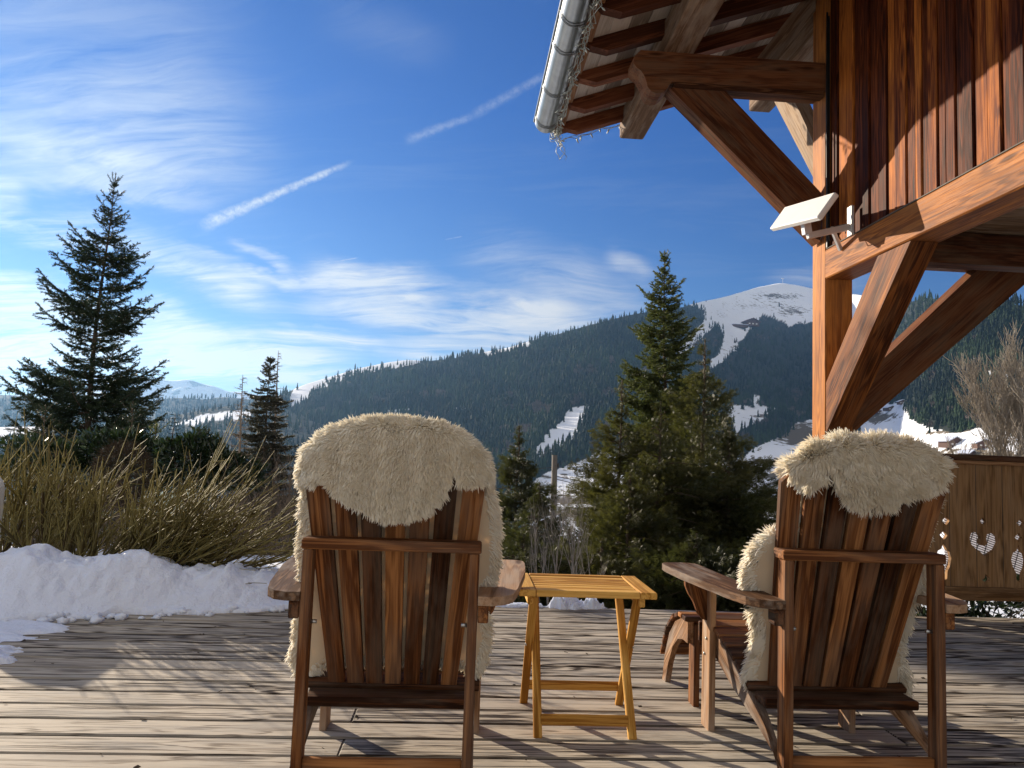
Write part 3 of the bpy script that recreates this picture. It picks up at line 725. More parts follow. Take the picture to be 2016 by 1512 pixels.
# ------------------------------------------------------------ chalet
XW = 2.53
def chalet():
    r = empty('chalet', 'dark timber chalet with carved beams, board cladding and wide eaves', 'house', (XW, 5.2, 0))
    def B(mb, name, m='beam', parent=None):
        mb.v = [tuple(Vector(v)-Vector((XW, 5.2, 0))) for v in mb.v]
        return mb.build(name, M[m], parent or r)
    def one(name, m, c, size, **k): b = MB(); b.box(c, size, **k); return B(b, name, m)
    # corner post
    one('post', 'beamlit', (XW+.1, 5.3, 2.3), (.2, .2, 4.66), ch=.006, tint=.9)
    # cladding boards on the wall above
    w = MB(); y = 5.18; k = 0
    while y > -2.4:
        wd = random.choice((.065, .085, .10, .125)); dx = (.0, .010, .003, .013)[k % 4]+random.uniform(0, .004)
        w.box((XW+.04+dx, y-wd/2, 3.75), (.03, wd-.004, 2.5), None, .006); y -= wd; k += 1
    w.box((XW+.16, 1.35, 3.75), (.12, 7.6, 2.48), None, .01, .1)
    B(w, 'wall', 'cladding')
    # flashing and sill beam
    one('flashing', 'pole', (XW+.03, 1.5, 2.509), (.07, 7.36, .008))
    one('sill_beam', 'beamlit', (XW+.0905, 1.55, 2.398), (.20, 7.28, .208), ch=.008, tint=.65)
    # tie beam with carved end
    prof = [(0, 0), (0, .02)]
    L = 1.30; z0, z1 = 3.675, 3.892
    pts = [(XW+.0, z0), (XW, z1), (1.17, z1), (1.125, z1-.05), (1.122, z0+.115), (1.145, z0+.085), (1.175, z0+.065), (1.20, z0+.03), (1.215, z0-.01), (1.225, z0-.05), (1.25, z0-.083), (1.29, z0-.095), (1.33, z0-.088), (1.365, z0-.06), (1.385, z0-.025), (1.40, z0)]
    t = MB(); t.prism(pts, (0, 5.3, 0), (1, 0, 0), (0, 0, 1), .20); B(t, 'tie_beam', 'beam')
    one('tie_moulding', 'frame', (1.97, 5.235, z0-.021), (1.10, .075, .038))
    # purlins
    p = MB(); p.box((1.45, 2.35, 4.01), (.22, 8.8, .235), None, .01); B(p, 'purlin', 'purlin')
    p = MB(); p.box((XW+.12, 6.0, 4.33), (.2, 1.5, .2), None, .01); B(p, 'purlin', 'purlin')
    # braces
    b = MB(); b.prism([(1.385, 3.636), (1.80, 3.636), (2.505, 2.93), (2.505, 2.57)], (0, 5.285, 0), (1, 0, 0), (0, 0, 1), .14); B(b, 'brace', 'beam')
    b = MB(); b.prism([(5.42, 3.05), (5.42, 3.32), (6.05, 4.22), (6.34, 4.22)], (XW+.11, 0, 0), (0, 1, 0), (0, 0, 1), .12); B(b, 'brace', 'purlin')
    b = MB(); b.bar((2.02, 5.42, 3.78), (2.62, 5.42, 4.62), .13, .13, (0, 1, 0)); B(b, 'strut', 'purlin')
    gp = MB()
    for i in range(5): gp.bar((1.95+i*.13, 5.50, 3.80+i*.06), (2.55+i*.13, 5.50, 4.40+i*.06), .12, .02, (0, 1, 0))
    # brace towards the camera under the sill beam, brace under the cross beam
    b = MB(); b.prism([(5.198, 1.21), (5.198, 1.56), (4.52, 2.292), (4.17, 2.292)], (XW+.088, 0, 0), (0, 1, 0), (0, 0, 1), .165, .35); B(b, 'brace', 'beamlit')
    b = MB(); b.prism([(XW+.2, 1.20), (XW+.2, 1.52), (3.70, 2.45), (4.16, 2.45)], (0, 5.31, 0), (1, 0, 0), (0, 0, 1), .15); B(b, 'brace', 'beam')
    one('cross_beam', 'beam', (5.2, 5.30, 2.575), (4.9, .2, .25), ch=.008)
    # underside of the overhanging storey
    s = MB(); y = 5.15
    while y > -2.4: s.box((5.1, y-.07, 2.475), (4.8, .136, .025), None, .003); y -= .14
    B(s, 'floor_soffit', 'purlin')
    for yy in (4.55, 3.4, 2.2): one('joist', 'beam', (5.15, yy, 2.36), (4.7, .14, .20), ch=.006)
    # roof
    sl = math.radians(20); X0, Z0 = .775, 3.935; ux = Vector((math.cos(sl), 0, math.sin(sl))); un = Vector((-math.sin(sl), 0, math.cos(sl)))
    def rp(s_, n_, y_): return Vector((X0, y_, Z0))+ux*s_+un*n_
    sf = MB(); s_ = 0.02
    while s_ < 6.2:
        sf.bar(rp(s_+.075, .012, 6.72), rp(s_+.075, .012, -2.3), .148, .022, tuple(un)); s_ += .152
    B(sf, 'roof_boards', 'soffit')
    ct = MB(); ct.bar(rp(-.06, .055, 2.25), rp(6.3, .055, 2.25), 9.2, .05, tuple(un)); B(ct, 'roof', 'pole')
    for i, yy in enumerate((6.64, 6.20, 5.72, 5.24, 4.76, 4.28, 3.80, 3.32, 2.84, 2.36, 1.88, 1.4)):
        q = MB()
        # rafter with the slanted end cut
        pts = [(-.0, 0), (6.1, 0), (6.1, -.115), (.13, -.115), (.02, -.05)]
        th = .085
        q.prism(pts, rp(0, 0, yy), tuple(ux), tuple(un), th); B(q, 'rafter', 'rafter')
    f = MB(); f.bar(rp(-.035, .01, 6.72), rp(-.035, .01, -2.3), .022, .16, (1, 0, 0)); B(f, 'fascia', 'frame')
    f = MB(); f.bar(rp(-.04, -.01, 6.74), rp(6.1, -.01, 6.74), .024, .15, (0, 1, 0)); B(f, 'barge_board', 'frame')
    # gutter
    gx, gz_ = .645, 3.945; g = MB(); R_ = .098; yA, yB = 6.62, -2.0; seg = 14
    vs, fs, gr = [], [], []
    for side, rr in ((0, R_), (1, R_-.004)):
        for yy in (yA, yB):
            for i in range(seg+1):
                an = math.pi+math.pi*i/seg; vs.append((gx+rr*math.cos(an), yy, gz_+rr*math.sin(an)*1.05)); gr.append((yy, i*.02, 0))
    n = seg+1
    for i in range(seg):
        fs.append((i, i+1, n+i+1, n+i)); fs.append((2*n+i, 3*n+i, 3*n+i+1, 2*n+i+1))
    g.add(vs, fs, gr, .5, True)
    cap = [(gx+R_*math.cos(math.pi+math.pi*i/seg), yA, gz_+R_*1.05*math.sin(math.pi+math.pi*i/seg)) for i in range(n)]
    g.add(cap, [tuple(range(n))], None, .5)
    g.tube([(gx-R_-.004, yA+.01, gz_+.004), (gx-R_-.004, yB, gz_+.004)], .011, 8)
    go = B(g, 'gutter', 'zinc')
    for yy in (6.5, 5.9, 5.24, 4.86, 4.1, 3.3):
        hb = MB(); pts2 = [(gx+(R_+.004)*math.cos(math.pi*.97+math.pi*1.06*i/16), yy, gz_+(R_+.004)*1.05*math.sin(math.pi*.97+math.pi*1.06*i/16)) for i in range(17)]
        for w_ in (-.016, .016): hb.tube([(p_[0], p_[1]+w_, p_[2]) for p_ in pts2], .0032, 5)
        hb.v = [tuple(Vector(v)-Vector((XW, 5.2, 0))) for v in hb.v]; hb.build('gutter_joint', M['zinc'], go)
    # cables down the corner
    c = MB(); c.tube([(XW-.008, 5.155, 4.25), (XW-.01, 5.16, 3.6), (XW-.008, 5.158, 3.0), (XW-.01, 5.15, 2.62), (XW-.012, 5.1, 2.55)], .007, 6)
    B(c, 'cable', 'black')
    c = MB(); c.box((XW+.012, 5.185, 3.38), (.02, .02, 1.72), None, .002, .1); B(c, 'conduit', 'black')
    return r
chalet()

def antenna():
    c = Vector(at(1577, 415, 4.78)); r = empty('flat_antenna', 'white flat antenna panel on a grey arm fixed to the chalet corner', 'antenna', c)
    bl, br_, tl = Vector(atX(1515, 450, 2.10)), Vector(atX(1609, 427, 2.115)), Vector(atX(1545, 407, 2.20))
    tr = br_+(tl-bl); mid = (bl+br_+tl+tr)/4; ex = (br_-bl); ey = (tl-bl); Lx, Ly = ex.length, ey.length; ex.normalize(); nz = ex.cross(ey).normalized(); ey = nz.cross(ex)
    if nz.x > 0: nz = -nz
    Rm = Matrix((ex, nz.cross(ex), nz)).transposed(); th = .038
    b = MB(); b.box(mid-nz*th/2-c, (Lx, Ly, th), Rm, .006)
    b.build('panel', M['white'], r)
    wallp = Vector(atX(1672, 447, XW-.02)); elb = mid-nz*(th+.03)-Vector((0, 0, .1))
    a = MB(); p1 = Vector(atX(1572, 461, elb.x)); p1.y = wallp.y+.02
    p1 = Vector((mid.x+.06, mid.y+.02, at(1575, 462, mid.y)[2]))
    a.bar(p1-c, wallp-c, .035, .04); a.bar(mid-nz*th-c, p1+Vector((0, 0, .01))-c, .05, .05, (0, 1, 0)); a.build('arm', M['greyplastic'], r)
    a = MB(); a.bar(wallp+Vector((-.12, 0, -.01))-c, Vector(atX(1655, 492, XW-.015))-c, .025, .025, (0, 1, 0))
    a.box(wallp+Vector((.01, 0, .04))-c, (.02, .06, .2)); a.build('wall_bracket', M['greyplastic'], r)
    w = MB(); q = [p1+Vector((0, .02, .02)), p1+Vector((.1, .03, -.012)), p1+(wallp-p1)*.6+Vector((0, .02, .03)), wallp+Vector((0, .03, .03)), wallp+Vector((0, .05, -.03))]
    w.tube([x-c for x in q], .004, 5); w.build('lead', M['black'], r)
antenna()

def string_lights():
    r = empty('string_lights', 'tangled clear fairy lights clipped along the eaves beside the gutter', 'fairy lights', (.75, 5.5, 3.85))
    o = Vector((.75, 5.5, 3.85)); w = MB(); bl = MB()
    for k in range(5):
        pts = []; y = 6.72; x = .735+k*.006
        while y > 1.5:
            pts.append(Vector((x+random.uniform(-.028, .028), y, 3.86+random.uniform(-.045, .05)))-o); y -= random.uniform(.03, .09)
        w.tube(pts, .0032, 4, None, False)
        for p in pts[::3]:
            d = Vector((random.uniform(-1, .6), random.uniform(-.6, .6), random.uniform(-1, .3))).normalized()
            w.tube([p, p+d*.025], .003, 4); w.tube([p+d*.02, p+d*.035, p+d*.055], [.005, .007, .002], 5)
    for k in range(2):
        pts = []; s_ = 0
        while s_ < .75:
            pts.append(Vector((.80+s_*.94, 6.76+random.uniform(-.01, .02), 3.86+s_*.342-.02+random.uniform(-.02, .02)))-o); s_ += random.uniform(.03, .08)
        w.tube(pts, .0032, 4, None, False)
        for p in pts[::3]:
            d = Vector((random.uniform(-.5, .5), random.uniform(-.3, .5), -1)).normalized(); w.tube([p, p+d*.02, p+d*.045], [.005, .008, .003], 5)
    for i in range(3):
        p = Vector((.75+i*.02, 6.74, 3.83))-o; pts = [p]
        for j in range(5): p = p+Vector((random.uniform(-.03, .04), 0, -.03-.01*random.random())); pts.append(p)
        w.tube(pts, .003, 4)
    for i in range(7):
        a_, h = random.uniform(0, 6.28), random.uniform(.02, .06); p = Vector((.745, 6.72-random.random()*.15, 3.84))-o
        w.tube([p+Vector((math.cos(a_+t)*h, math.sin(a_+t)*h*.6, math.sin(t*1.3)*h)) for t in np.linspace(0, 5, 9)], .003, 4, None, False)
    w.build('light_chain', M['wire'], r)
string_lights()

# ------------------------------------------------------------ balustrade with cut-outs
def balustrade():
    x0, x1, y0 = 3.02, 7.2, 5.17
    r = empty('balustrade', 'dark wooden balustrade with heart and diamond cut-outs behind the second chair', 'balustrade', (x0, y0, 0))
    def loc(v): return tuple(Vector(v)-Vector((x0, y0, 0)))
    holes = []
    def P(px, py): a = at(px, py, y0); return (a[0], a[2])
    ctr = P(1938, 1075); sc_ = 1.0
    heart = [(1917.6, 1048), (1911, 1052), (1908, 1061.6), (1911, 1073.5), (1920, 1081.5), (1931, 1088), (1938, 1096), (1949, 1088), (1958.6, 1082), (1966.5, 1067), (1965, 1054), (1954.6, 1048), (1944, 1052), (1942, 1061), (1944.5, 1069), (1938.7, 1075), (1930.8, 1074), (1927, 1067.5), (1930.8, 1059), (1927, 1051)]
    diam = [(1936, 1018.8), (1942.7, 1027.8), (1938, 1035), (1929.5, 1027.8)]
    tear = [(1938.7, 1127.8), (1948.5, 1137), (1946.7, 1143.7), (1938.7, 1145.5), (1932, 1141), (1938, 1137)]
    diam2 = [(1861, 1017), (1869, 1025), (1862, 1035), (1853, 1026)]
    diam3 = [(1857, 1045), (1864, 1054), (1857, 1064), (1848, 1054)]
    urn = [(1856, 1068), (1862, 1082), (1868, 1086), (1871, 1098), (1869, 1112), (1863, 1124), (1862, 1138), (1856, 1142), (1850, 1136), (1850, 1124), (1843, 1112), (1840, 1098), (1844, 1085), (1851, 1081)]
    k = y0/1514*1.03
    for cx in (1861, 1938, 2015, 2092):
        g_ = (heart, diam, tear) if cx in (1938, 2092) else (diam2, diam3, urn)
        base = 1938 if cx in (1938, 2092) else 1859
        for sh in g_:
            o_ = P(base, 1080); dx = (cx-base)*k
            holes.append([(o_[0]+dx+(a-base)*k, o_[1]-(b_-1080)*k-(a-base)*k*.037) for a, b_ in sh])
    zt, zb = 1.03, .17
    outer = [(x0, zb), (x1, zb), (x1, zt), (x0, zt)]
    loops = [outer]+holes; flat = [p for l in loops for p in l]
    tri = tessellate_polygon([[Vector((a, b_, 0)) for a, b_ in l] for l in loops])
    th = .028; n = len(flat)
    vs = [(a, y0, b_) for a, b_ in flat]+[(a, y0+th, b_) for a, b_ in flat]; fs = []
    for t in tri:
        A = sum(flat[t[i]][0]*flat[t[(i+1) % 3]][1]-flat[t[(i+1) % 3]][0]*flat[t[i]][1] for i in range(3))
        if A < 0: t = t[::-1]
        fs.append(tuple(t)); fs.append(tuple(i+n for i in t[::-1]))
    off = 0
    for l in loops:
        k = len(l)
        for i in range(k): a, b_ = off+i, off+(i+1) % k; fs.append((a, b_, b_+n, a+n))
        off += k
    b = MB(); b.add([loc(v) for v in vs], fs, [(v[2], v[0], 0) for v in vs], .5); b.build('panel', M['rail'], r)
    b = MB()
    xx = x0+.19
    while xx < x1: b.box(loc((xx, y0-.0005, (zt+zb)/2)), (.0022, .003, zt-zb-.01), None, .0001, 0); xx += .193
    b.build('board_joint', M['black'], r)
    b = MB(); b.box(loc(((x0+x1)/2, y0+.005, 1.075)), (x1-x0, .10, .04), None, .005); b.build('top_rail', M['beam'], r)
    b = MB(); b.box(loc(((x0+x1)/2, y0-.008, 1.042)), (x1-x0, .045, .026), None, .003); b.build('moulding', M['frame'], r)
    b = MB(); b.box(loc(((x0+x1)/2, y0-.014, .145)), (x1-x0, .03, .09), None, .004); b.build('bottom_board', M['rail'], r)
    b = MB(); b.box(loc((x0+.06, y0+.06, .5)), (.10, .10, 1.0)); b.build('post', M['beam'], r)
    # ribbed white sheet behind the cut-outs
    m, N, bs, out = mat('ribbed_white_sheet')
    g = N.n('ShaderNodeTexCoord').outputs['Object']; sp = N.n('ShaderNodeSeparateXYZ'); N.put(sp.inputs[0], g)
    q = N.m('FRACT', N.m('MULTIPLY', N.m('ADD', sp.outputs[2], N.m('MULTIPLY', sp.outputs[0], .32)), 62))
    q2 = N.m('FRACT', N.m('MULTIPLY', N.m('SUBTRACT', sp.outputs[0], N.m('MULTIPLY', sp.outputs[2], .3)), 16))
    kk = N.m('MAXIMUM', N.m('GREATER_THAN', q, .66), N.m('GREATER_THAN', q2, .9))
    N.put(bs.inputs['Base Color'], N.mix(kk, (.62, .64, .68), (.03, .035, .045))); bs.inputs['Roughness'].default_value = .4
    tr = N.n('ShaderNodeBsdfTranslucent'); N.put(tr.inputs[0], N.mix(kk, (.9, .9, .95), (.03, .03, .04)))
    mx = N.n('ShaderNodeMixShader'); mx.inputs[0].default_value = .6
    N.t.links.new(bs.outputs[0], mx.inputs[1]); N.t.links.new(tr.outputs[0], mx.inputs[2]); N.t.links.new(mx.outputs[0], out.inputs[0])
    b = MB(); b.box(loc(((x0+x1)/2+.2, y0+.16, .62)), (x1-x0-.5, .006, .72), None, .001); b.build('ribbed_sheet', m, r)
balustrade()

# ------------------------------------------------------------ adirondack chairs
def ztop(x): return 1.045-.105*min(1, abs(x)/.262)**3.2
def yr(z): return .080-(z-.72)*.35          # rear face of the back slats
def make_chair():
    r = empty('adirondack_chair', 'brown adirondack chair left of the yellow table with smooth fleece over its back', 'chair', (0, 0, 0), 0, 'adirondack chairs')
    up = Vector((0, -.35, 1)).normalized(); nrm = Vector((0, -1, -.35)).normalized()
    b = MB(); n = 7; wt, wb, gt, gb = .0610, .0480, .0165, .0085
    for i in range(n):
        k = i-3; xt = k*(wt+gt); xb = k*(wb+gb); zb = .243; 
        h0 = .105; tw = wt/2; bw = wb/2
        def Pt(x, z): return (x, (z-zb)/up.z)
        xa, xc = xt-tw, xt+tw
        pts = [Pt(xb-bw, zb), Pt(xb+bw, zb), Pt(xc, ztop(xc)), Pt(xt, ztop(xt)+.002), Pt(xa, ztop(xa))]
        o = Vector((0, yr(zb)+.011, zb))
        b.prism(pts, o, (1, 0, 0), tuple(up), .021, None, 'y')
    b.build('backrest', M['chair'], r)
    b = MB(); b.box((0, .0385, .720), (.510, .077, .030), None, .004, .55); b.build('back_rail', M['chair'], r)
    b = MB(); b.box((.0, .185, .244), (.50, .095, .028), None, .004); b.build('lower_board', M['chair'], r)
    for s in (-1, 1):
        b = MB(); b.box((s*.236, .028, .3525), (.028, .055, .704), None, .003); p = b.build('rear_leg', M['chair'], r)
        bb = MB(); bb.tube([(s*.222, .03, .50), (s*.205, .03, .50)], .006, 8); bb.build('bolt', M['steel'], p)
        b = MB(); b.box((s*.268, .63, .281), (.024, .09, .562), None, .003); fl = b.build('front_leg', M['chairgrey'], r)
        for zz in (.33, .27):
            bb = MB(); bb.tube([(s*.281, .62+.02*(zz < .3), zz), (s*.2845, .62+.02*(zz < .3), zz)], .006, 8); bb.build('screw', M['steel'], fl)
        # stringer: seat side running back down to the floor
        top = [(.70, .375), (.60, .365), (.45, .335), (.30, .300), (.18, .245), (.08, .165), (-.02, .075), (-.075, .0)]
        bot = [(-.165, .0), (-.10, .055), (0, .125), (.10, .175), (.25, .215), (.45, .255), (.62, .285), (.70, .30)]
        top = [(a, z) for a, z in top]; bot = [(a, z-.02 if z > .1 else z) for a, z in bot]
        top2 = [(.70, .375), (.58, .358), (.42, .318), (.28, .268), (.17, .208), (.08, .14), (.0, .06), (-.03, 0)]
        bot2 = [(-.15, 0), (-.115, .035), (-.03, .078), (.07, .125), (.20, .165), (.42, .215), (.60, .270), (.70, .285)]
        b = MB(); b.prism(top2+bot2, (s*.243, 0, 0), (0, 1, 0), (0, 0, 1), .024, None); b.build('stringer', M['chairgrey'], r)
        # arm
        inn = [(.250, -.005), (.258, .25), (.276, .50), (.284, .70), (.290, .745)]
        out_ = [(.330, .765), (.405, .757), (.424, .735), (.428, .68), (.418, .50), (.392, .30), (.372, .15), (.352, .05), (.325, .01), (.29, -.008)]
        b = MB(); b.prism([(s*x, y) for x, y in inn+out_], (0, 0, .575), (1, 0, 0), (0, 1, 0), .025, None, 'y'); ar = b.build('arm', M['chairgrey'], r)
        b = MB(); b.prism([(.0, .562), (.085, .562), (.083, .52), (.07, .49), (.05, .46), (.035, .42), (.018, .40), (0, .395)], (s*.2805, .63, 0), (s, 0, 0), (0, 0, 1), .022, None, 'y'); b.build('bracket', M['chair'], ar)
        b = MB(); b.box((s*.266, .028, .537), (.03, .052, .05), None, .003); b.build('arm_block', M['chair'], ar)
    # seat slats
    b = MB(); ys = np.linspace(.265, .70, 7)
    zs = np.interp(ys, [.17, .28, .42, .58, .70], [.208, .268, .318, .358, .375])
    for i, (y, z) in enumerate(zip(ys, zs)):
        sl = (zs[min(i+1, 6)]-zs[max(i-1, 0)])/(ys[min(i+1, 6)]-ys[max(i-1, 0)])
        b.box((0, y, z+.013), (.535, .066, .019), Matrix.Rotation(math.atan(sl), 3, 'X'), .003)
    b.build('seat', M['chair'], r)
    b = MB(); b.box((0, .715, .335), (.56, .02, .075), None, .003); b.build('front_apron', M['chair'], r)
    b = MB(); b.box((0, .028, .098), (.444, .022, .062), None, .003); b.build('cross_rail', M['chair'], r)
    return r
chL = make_chair(); chR = copy_tree(chL)
CL = (-.180, 2.232, rad(-1.0)); CR = (1.237, 2.28, rad(0.3))
chL.location = (CL[0], CL[1], 0); chL.rotation_euler.z = CL[2]
chR.location = (CR[0], CR[1], 0); chR.rotation_euler.z = CR[2]
chR['label'] = 'brown adirondack chair in front of the balustrade, shaggy fleece on its back'

# footstool in front of the second chair
def footstool():
    r = empty('footstool', 'low curved footstool of dark slats in front of the second chair', 'footstool', (1.237, 3.13, 0))
    for s in (-1, 1):
        b = MB()
        o1 = [(.02, .335), (.10, .335), (.20, .300), (.29, .23), (.36, .12), (.395, 0)]; i1 = [(.345, 0), (.30, .10), (.235, .185), (.16, .235), (.09, .25), (.02, .25)]
        b.prism(o1+i1, (s*.268, 0, 0), (0, 1, 0), (0, 0, 1), .024); b.build('side', M['chairgrey'], r)
        b = MB(); b.box((s*.243, .045, .162), (.024, .075, .324)); b.build('leg', M['chair'], r)
    b = MB()
    for i in range(8):
        t = i/7; q = np.array([(.02, .335), (.10, .335), (.20, .300), (.29, .23), (.36, .12)]); L = np.concatenate([[0], np.cumsum(np.linalg.norm(np.diff(q, axis=0), axis=1))])
        u = t*L[-1]*.97; y = np.interp(u, L, q[:, 0]); z = np.interp(u, L, q[:, 1]); y2 = np.interp(u+.02, L, q[:, 0]); z2 = np.interp(u+.02, L, q[:, 1])
        an = math.atan2(z2-z, y2-y); nn = Vector((0, -math.sin(an), math.cos(an)))
        b.box(Vector((0, y+.02, z))+nn*.011, (.585, .048, .019), Matrix.Rotation(an, 3, 'X'), .003)
    b.build('slats', M['chair'], r)
footstool()

# ------------------------------------------------------------ folding side table
def side_table():
    c = Vector((.487, 2.985, 0)); r = empty('side_table', 'small yellow wooden folding table with slatted top between the chairs', 'table', c, rad(-.8))
    W, D, Z = .50, .385, .51; b = MB()
    for s in (-1, 1):
        b.box((s*(W/2-.03), 0, Z-.012), (.06, D, .024), None, .003)
    b.box((0, -D/2+.022, Z-.012), (W-.124, .044, .0235), None, .003); b.box((0, D/2-.02, Z-.012), (W-.124, .04, .0235), None, .003)
    n = 7; w = (D-.044-.04-.008)/n
    for i in range(n): b.box((0, -D/2+.048+w*(i+.5), Z-.0125), (W-.124, w-.006, .018), None, .002)
    for s in (-1, 1): b.box((s*(W/2-.045), 0, Z-.043), (.022, .30, .036), None, .004)
    b.build('tabletop', M['table'], r)
    for s in (-1, 1):
        b = MB(); b.bar((s*.168, -.205, 0), (s*.168, .13, Z-.03), .021, .030, (1, 0, 0)); l = b.build('leg', M['table'], r)
        b = MB(); b.bar((s*.192, .175, 0), (s*.192, -.13, Z-.03), .021, .030, (1, 0, 0)); l2 = b.build('leg', M['table'], r)
        h = MB(); h.tube([(s*.202, -.008, .275), (s*.208, -.008, .275)], .006, 8); h.build('pivot', M['steel'], l2)
    b = MB(); b.box((0, -.172, .055), (.315, .020, .036), Matrix.Rotation(rad(-30), 3, 'X'), .003); b.build('stretcher', M['table'], r)
    b = MB(); b.box((0, .135, .085), (.363, .020, .036), Matrix.Rotation(rad(28), 3, 'X'), .003); b.build('stretcher', M['table'], r)
side_table()

# ------------------------------------------------------------ sheepskins
def curl(P, f, seed):
    q = P*f+seed
    return np.stack([np.sin(q[:, 1]*1.3+np.sin(q[:, 2]*1.7))+np.sin(q[:, 2]*2.9+q[:, 0]), np.sin(q[:, 2]*1.1+np.sin(q[:, 0]*1.9))+np.sin(q[:, 0]*2.3+q[:, 1]), np.sin(q[:, 0]*1.2+np.sin(q[:, 1]*2.1))+np.sin(q[:, 1]*2.7+q[:, 2])], -1)*.5
def tufts(S, P, Nn, comb, L, Rr, seed, curlk=.5, lock=.45, clampf=None):
    n = len(P); K = 5
    c = curl(P, 55, seed); c2 = curl(P, 160, seed+3)
    d = norm(Nn+comb+c*lock+c2*lock*.5+rng.normal(0, .18, (n, 3)))
    path = np.zeros((n, K, 3)); path[:, 0] = P-Nn*.003; cur = d.copy(); st = (L/(K-1))[:, None]
    wob = rng.normal(0, 1, (n, 3))
    for k in range(1, K):
        cur = norm(cur+comb*.22+np.array([0, 0, -.10])+curlk*.25*np.sin(k*1.9+wob*3)+c*.10)
        path[:, k] = path[:, k-1]+cur*st
    if clampf is not None:
        for k in range(K): path[:, k, 1] = clampf(path[:, k])
    rad_ = Rr[:, None]*np.array([1.0, 1.0, .85, .6, .12])
    tint = np.clip(.5+c[:, 0]*.14+c2[:, 1]*.1+rng.normal(0, .16, n), 0, 1)
    tubes_np(S, path, rad_, 3, tint)
def to_local(px, py, cx, cyy, rz, front):
    Y = cyy+.1
    for _ in range(4):
        a = at(px, py, Y); z = a[2]; yl = yr(z)+(.05 if front else -.02); Y = cyy+yl
    x = a[0]-cx; x = x*math.cos(-rz)-(yl)*math.sin(-rz)
    return (x, z)
def yfront(x, z, bend): return yr(z)+.028+bend*np.maximum(np.abs(x)-.23, 0)**1.5
def sheepskin(loc, flap, front, label, L0, seed, puff, curlk, lockk):
    cx, cyy, rz = loc
    r = empty('sheepskin', label, 'sheepskin', (cx, cyy, 0), rz, 'cream sheepskins thrown over the chairs')
    flap = [to_local(x, y, *loc, False) for x, y in flap]; front = [to_local(x, y, *loc, True) for x, y in front]
    zt = lambda x: np.array([ztop(v) for v in np.atleast_1d(x)])+.006
    S = Soup()
    # back flap
    fx = np.array(flap); n = 90000
    X = rng.uniform(fx[:, 0].min(), fx[:, 0].max(), n); Z = rng.uniform(fx[:, 1].min(), 1.08, n)
    keep = inpoly(X, Z, flap) & (Z < zt(np.clip(X, -.26, .26))+.004); X, Z = X[keep][:24000], Z[keep][:24000]
    Yb = yr(Z)-.014-puff*np.clip((zt(np.clip(X, -.26, .26))-Z)/.08, 0, 1)
    P = np.stack([X, Yb, Z], -1); Nn = np.tile(np.array([0, -.94, -.33]), (len(P), 1))
    mx = fx[:, 0].mean(); comb = np.stack([(X-mx)*2.0, X*0, -.55-0*X], -1)
    Lh = L0*rng.uniform(.7, 1.15, len(P)); tufts(S, P, Nn*.75, comb*.75, Lh, np.full(len(P), .0025), seed, curlk, lockk, lambda q: np.minimum(q[:, 1], yr(q[:, 2])-.007))
    # over the top edge
    n = 12000; X = rng.uniform(max(-.27, fx[:, 0].min()), min(.27, fx[:, 0].max()), n); th = rng.uniform(-.4, math.pi+.3, n)
    rr = .022; zc = zt(X); yc = yr(zc)+.010
    Nn = np.stack([X*0, -np.cos(th), np.sin(th)], -1); P = np.stack([X, yc, zc-.008], -1)+Nn*rr
    sl = np.array([(ztop(min(.262, v+.01))-ztop(max(-.262, v-.01)))/.02 for v in X]); Nn[:, 0] -= sl*np.maximum(0, Nn[:, 2])
    Nn = norm(Nn); comb = np.stack([X*1.4, -np.cos(th)*.3, -.15+0*X], -1)
    tufts(S, P, Nn, comb, L0*rng.uniform(.7, 1.1, n), np.full(n, .0026), seed, curlk, lockk)
    # side rims of the fold
    for s in (-1, 1):
        if s > 0 and fx[:, 0].max() < .24: continue
        n = 1600; xe = s*.262; z0_ = min(p[1] for p in flap if (p[0]*s > .2)) if any(p[0]*s > .2 for p in flap) else 1.0
        Z = rng.uniform(min(max(z0_, .86), ztop(xe)-.02), ztop(xe)+.01, n); Y = yr(Z)+rng.uniform(-.02, .05, n); P = np.stack([np.full(n, xe), Y, Z], -1)
        if s < 0 and L0 > .04: continue
        Nn = np.tile(np.array([s*.95, -.2, 0]), (n, 1)); tufts(S, P, Nn*.7, np.tile(np.array([0, -.1, -.3]), (n, 1)), L0*rng.uniform(.6, 1.0, n), np.full(n, .0030), seed, curlk, lockk)
    # front face
    fr = np.array(front); fr_full = list(front); bend = .9
    n = 40000; X = rng.uniform(fr[:, 0].min(), fr[:, 0].max(), n); Z = rng.uniform(fr[:, 1].min(), 1.04, n)
    keep = inpoly(X, Z, fr_full); X, Z = X[keep][:12000], Z[keep][:12000]
    P = np.stack([X, yfront(X, Z, bend)+.003, Z], -1); Nn = np.tile(np.array([0, .94, .33]), (len(P), 1))
    tufts(S, P, Nn*.8, np.tile(np.array([0, 0, -.5]), (len(P), 1)), L0*rng.uniform(.8, 1.2, len(P)), np.full(len(P), .0038), seed, curlk, lockk, lambda q: np.maximum(q[:, 1], yfront(q[:, 0], q[:, 2], bend)+.002))
    # fringe round the rim
    q = np.array(front+[front[0]]); seg = np.linalg.norm(np.diff(q, axis=0), axis=1); cum = np.concatenate([[0], np.cumsum(seg)])
    nf = int(cum[-1]*6500); u = rng.uniform(0, cum[-1], nf); X = np.interp(u, cum, q[:, 0]); Z = np.interp(u, cum, q[:, 1])
    i = np.clip(np.searchsorted(cum, u)-1, 0, len(seg)-1); tx = (q[i+1]-q[i])/seg[i][:, None]
    area = sum(q[j][0]*q[j+1][1]-q[j+1][0]*q[j][1] for j in range(len(q)-1)); sg = 1 if area > 0 else -1
    o2 = np.stack([tx[:, 1]*sg, -tx[:, 0]*sg], -1)
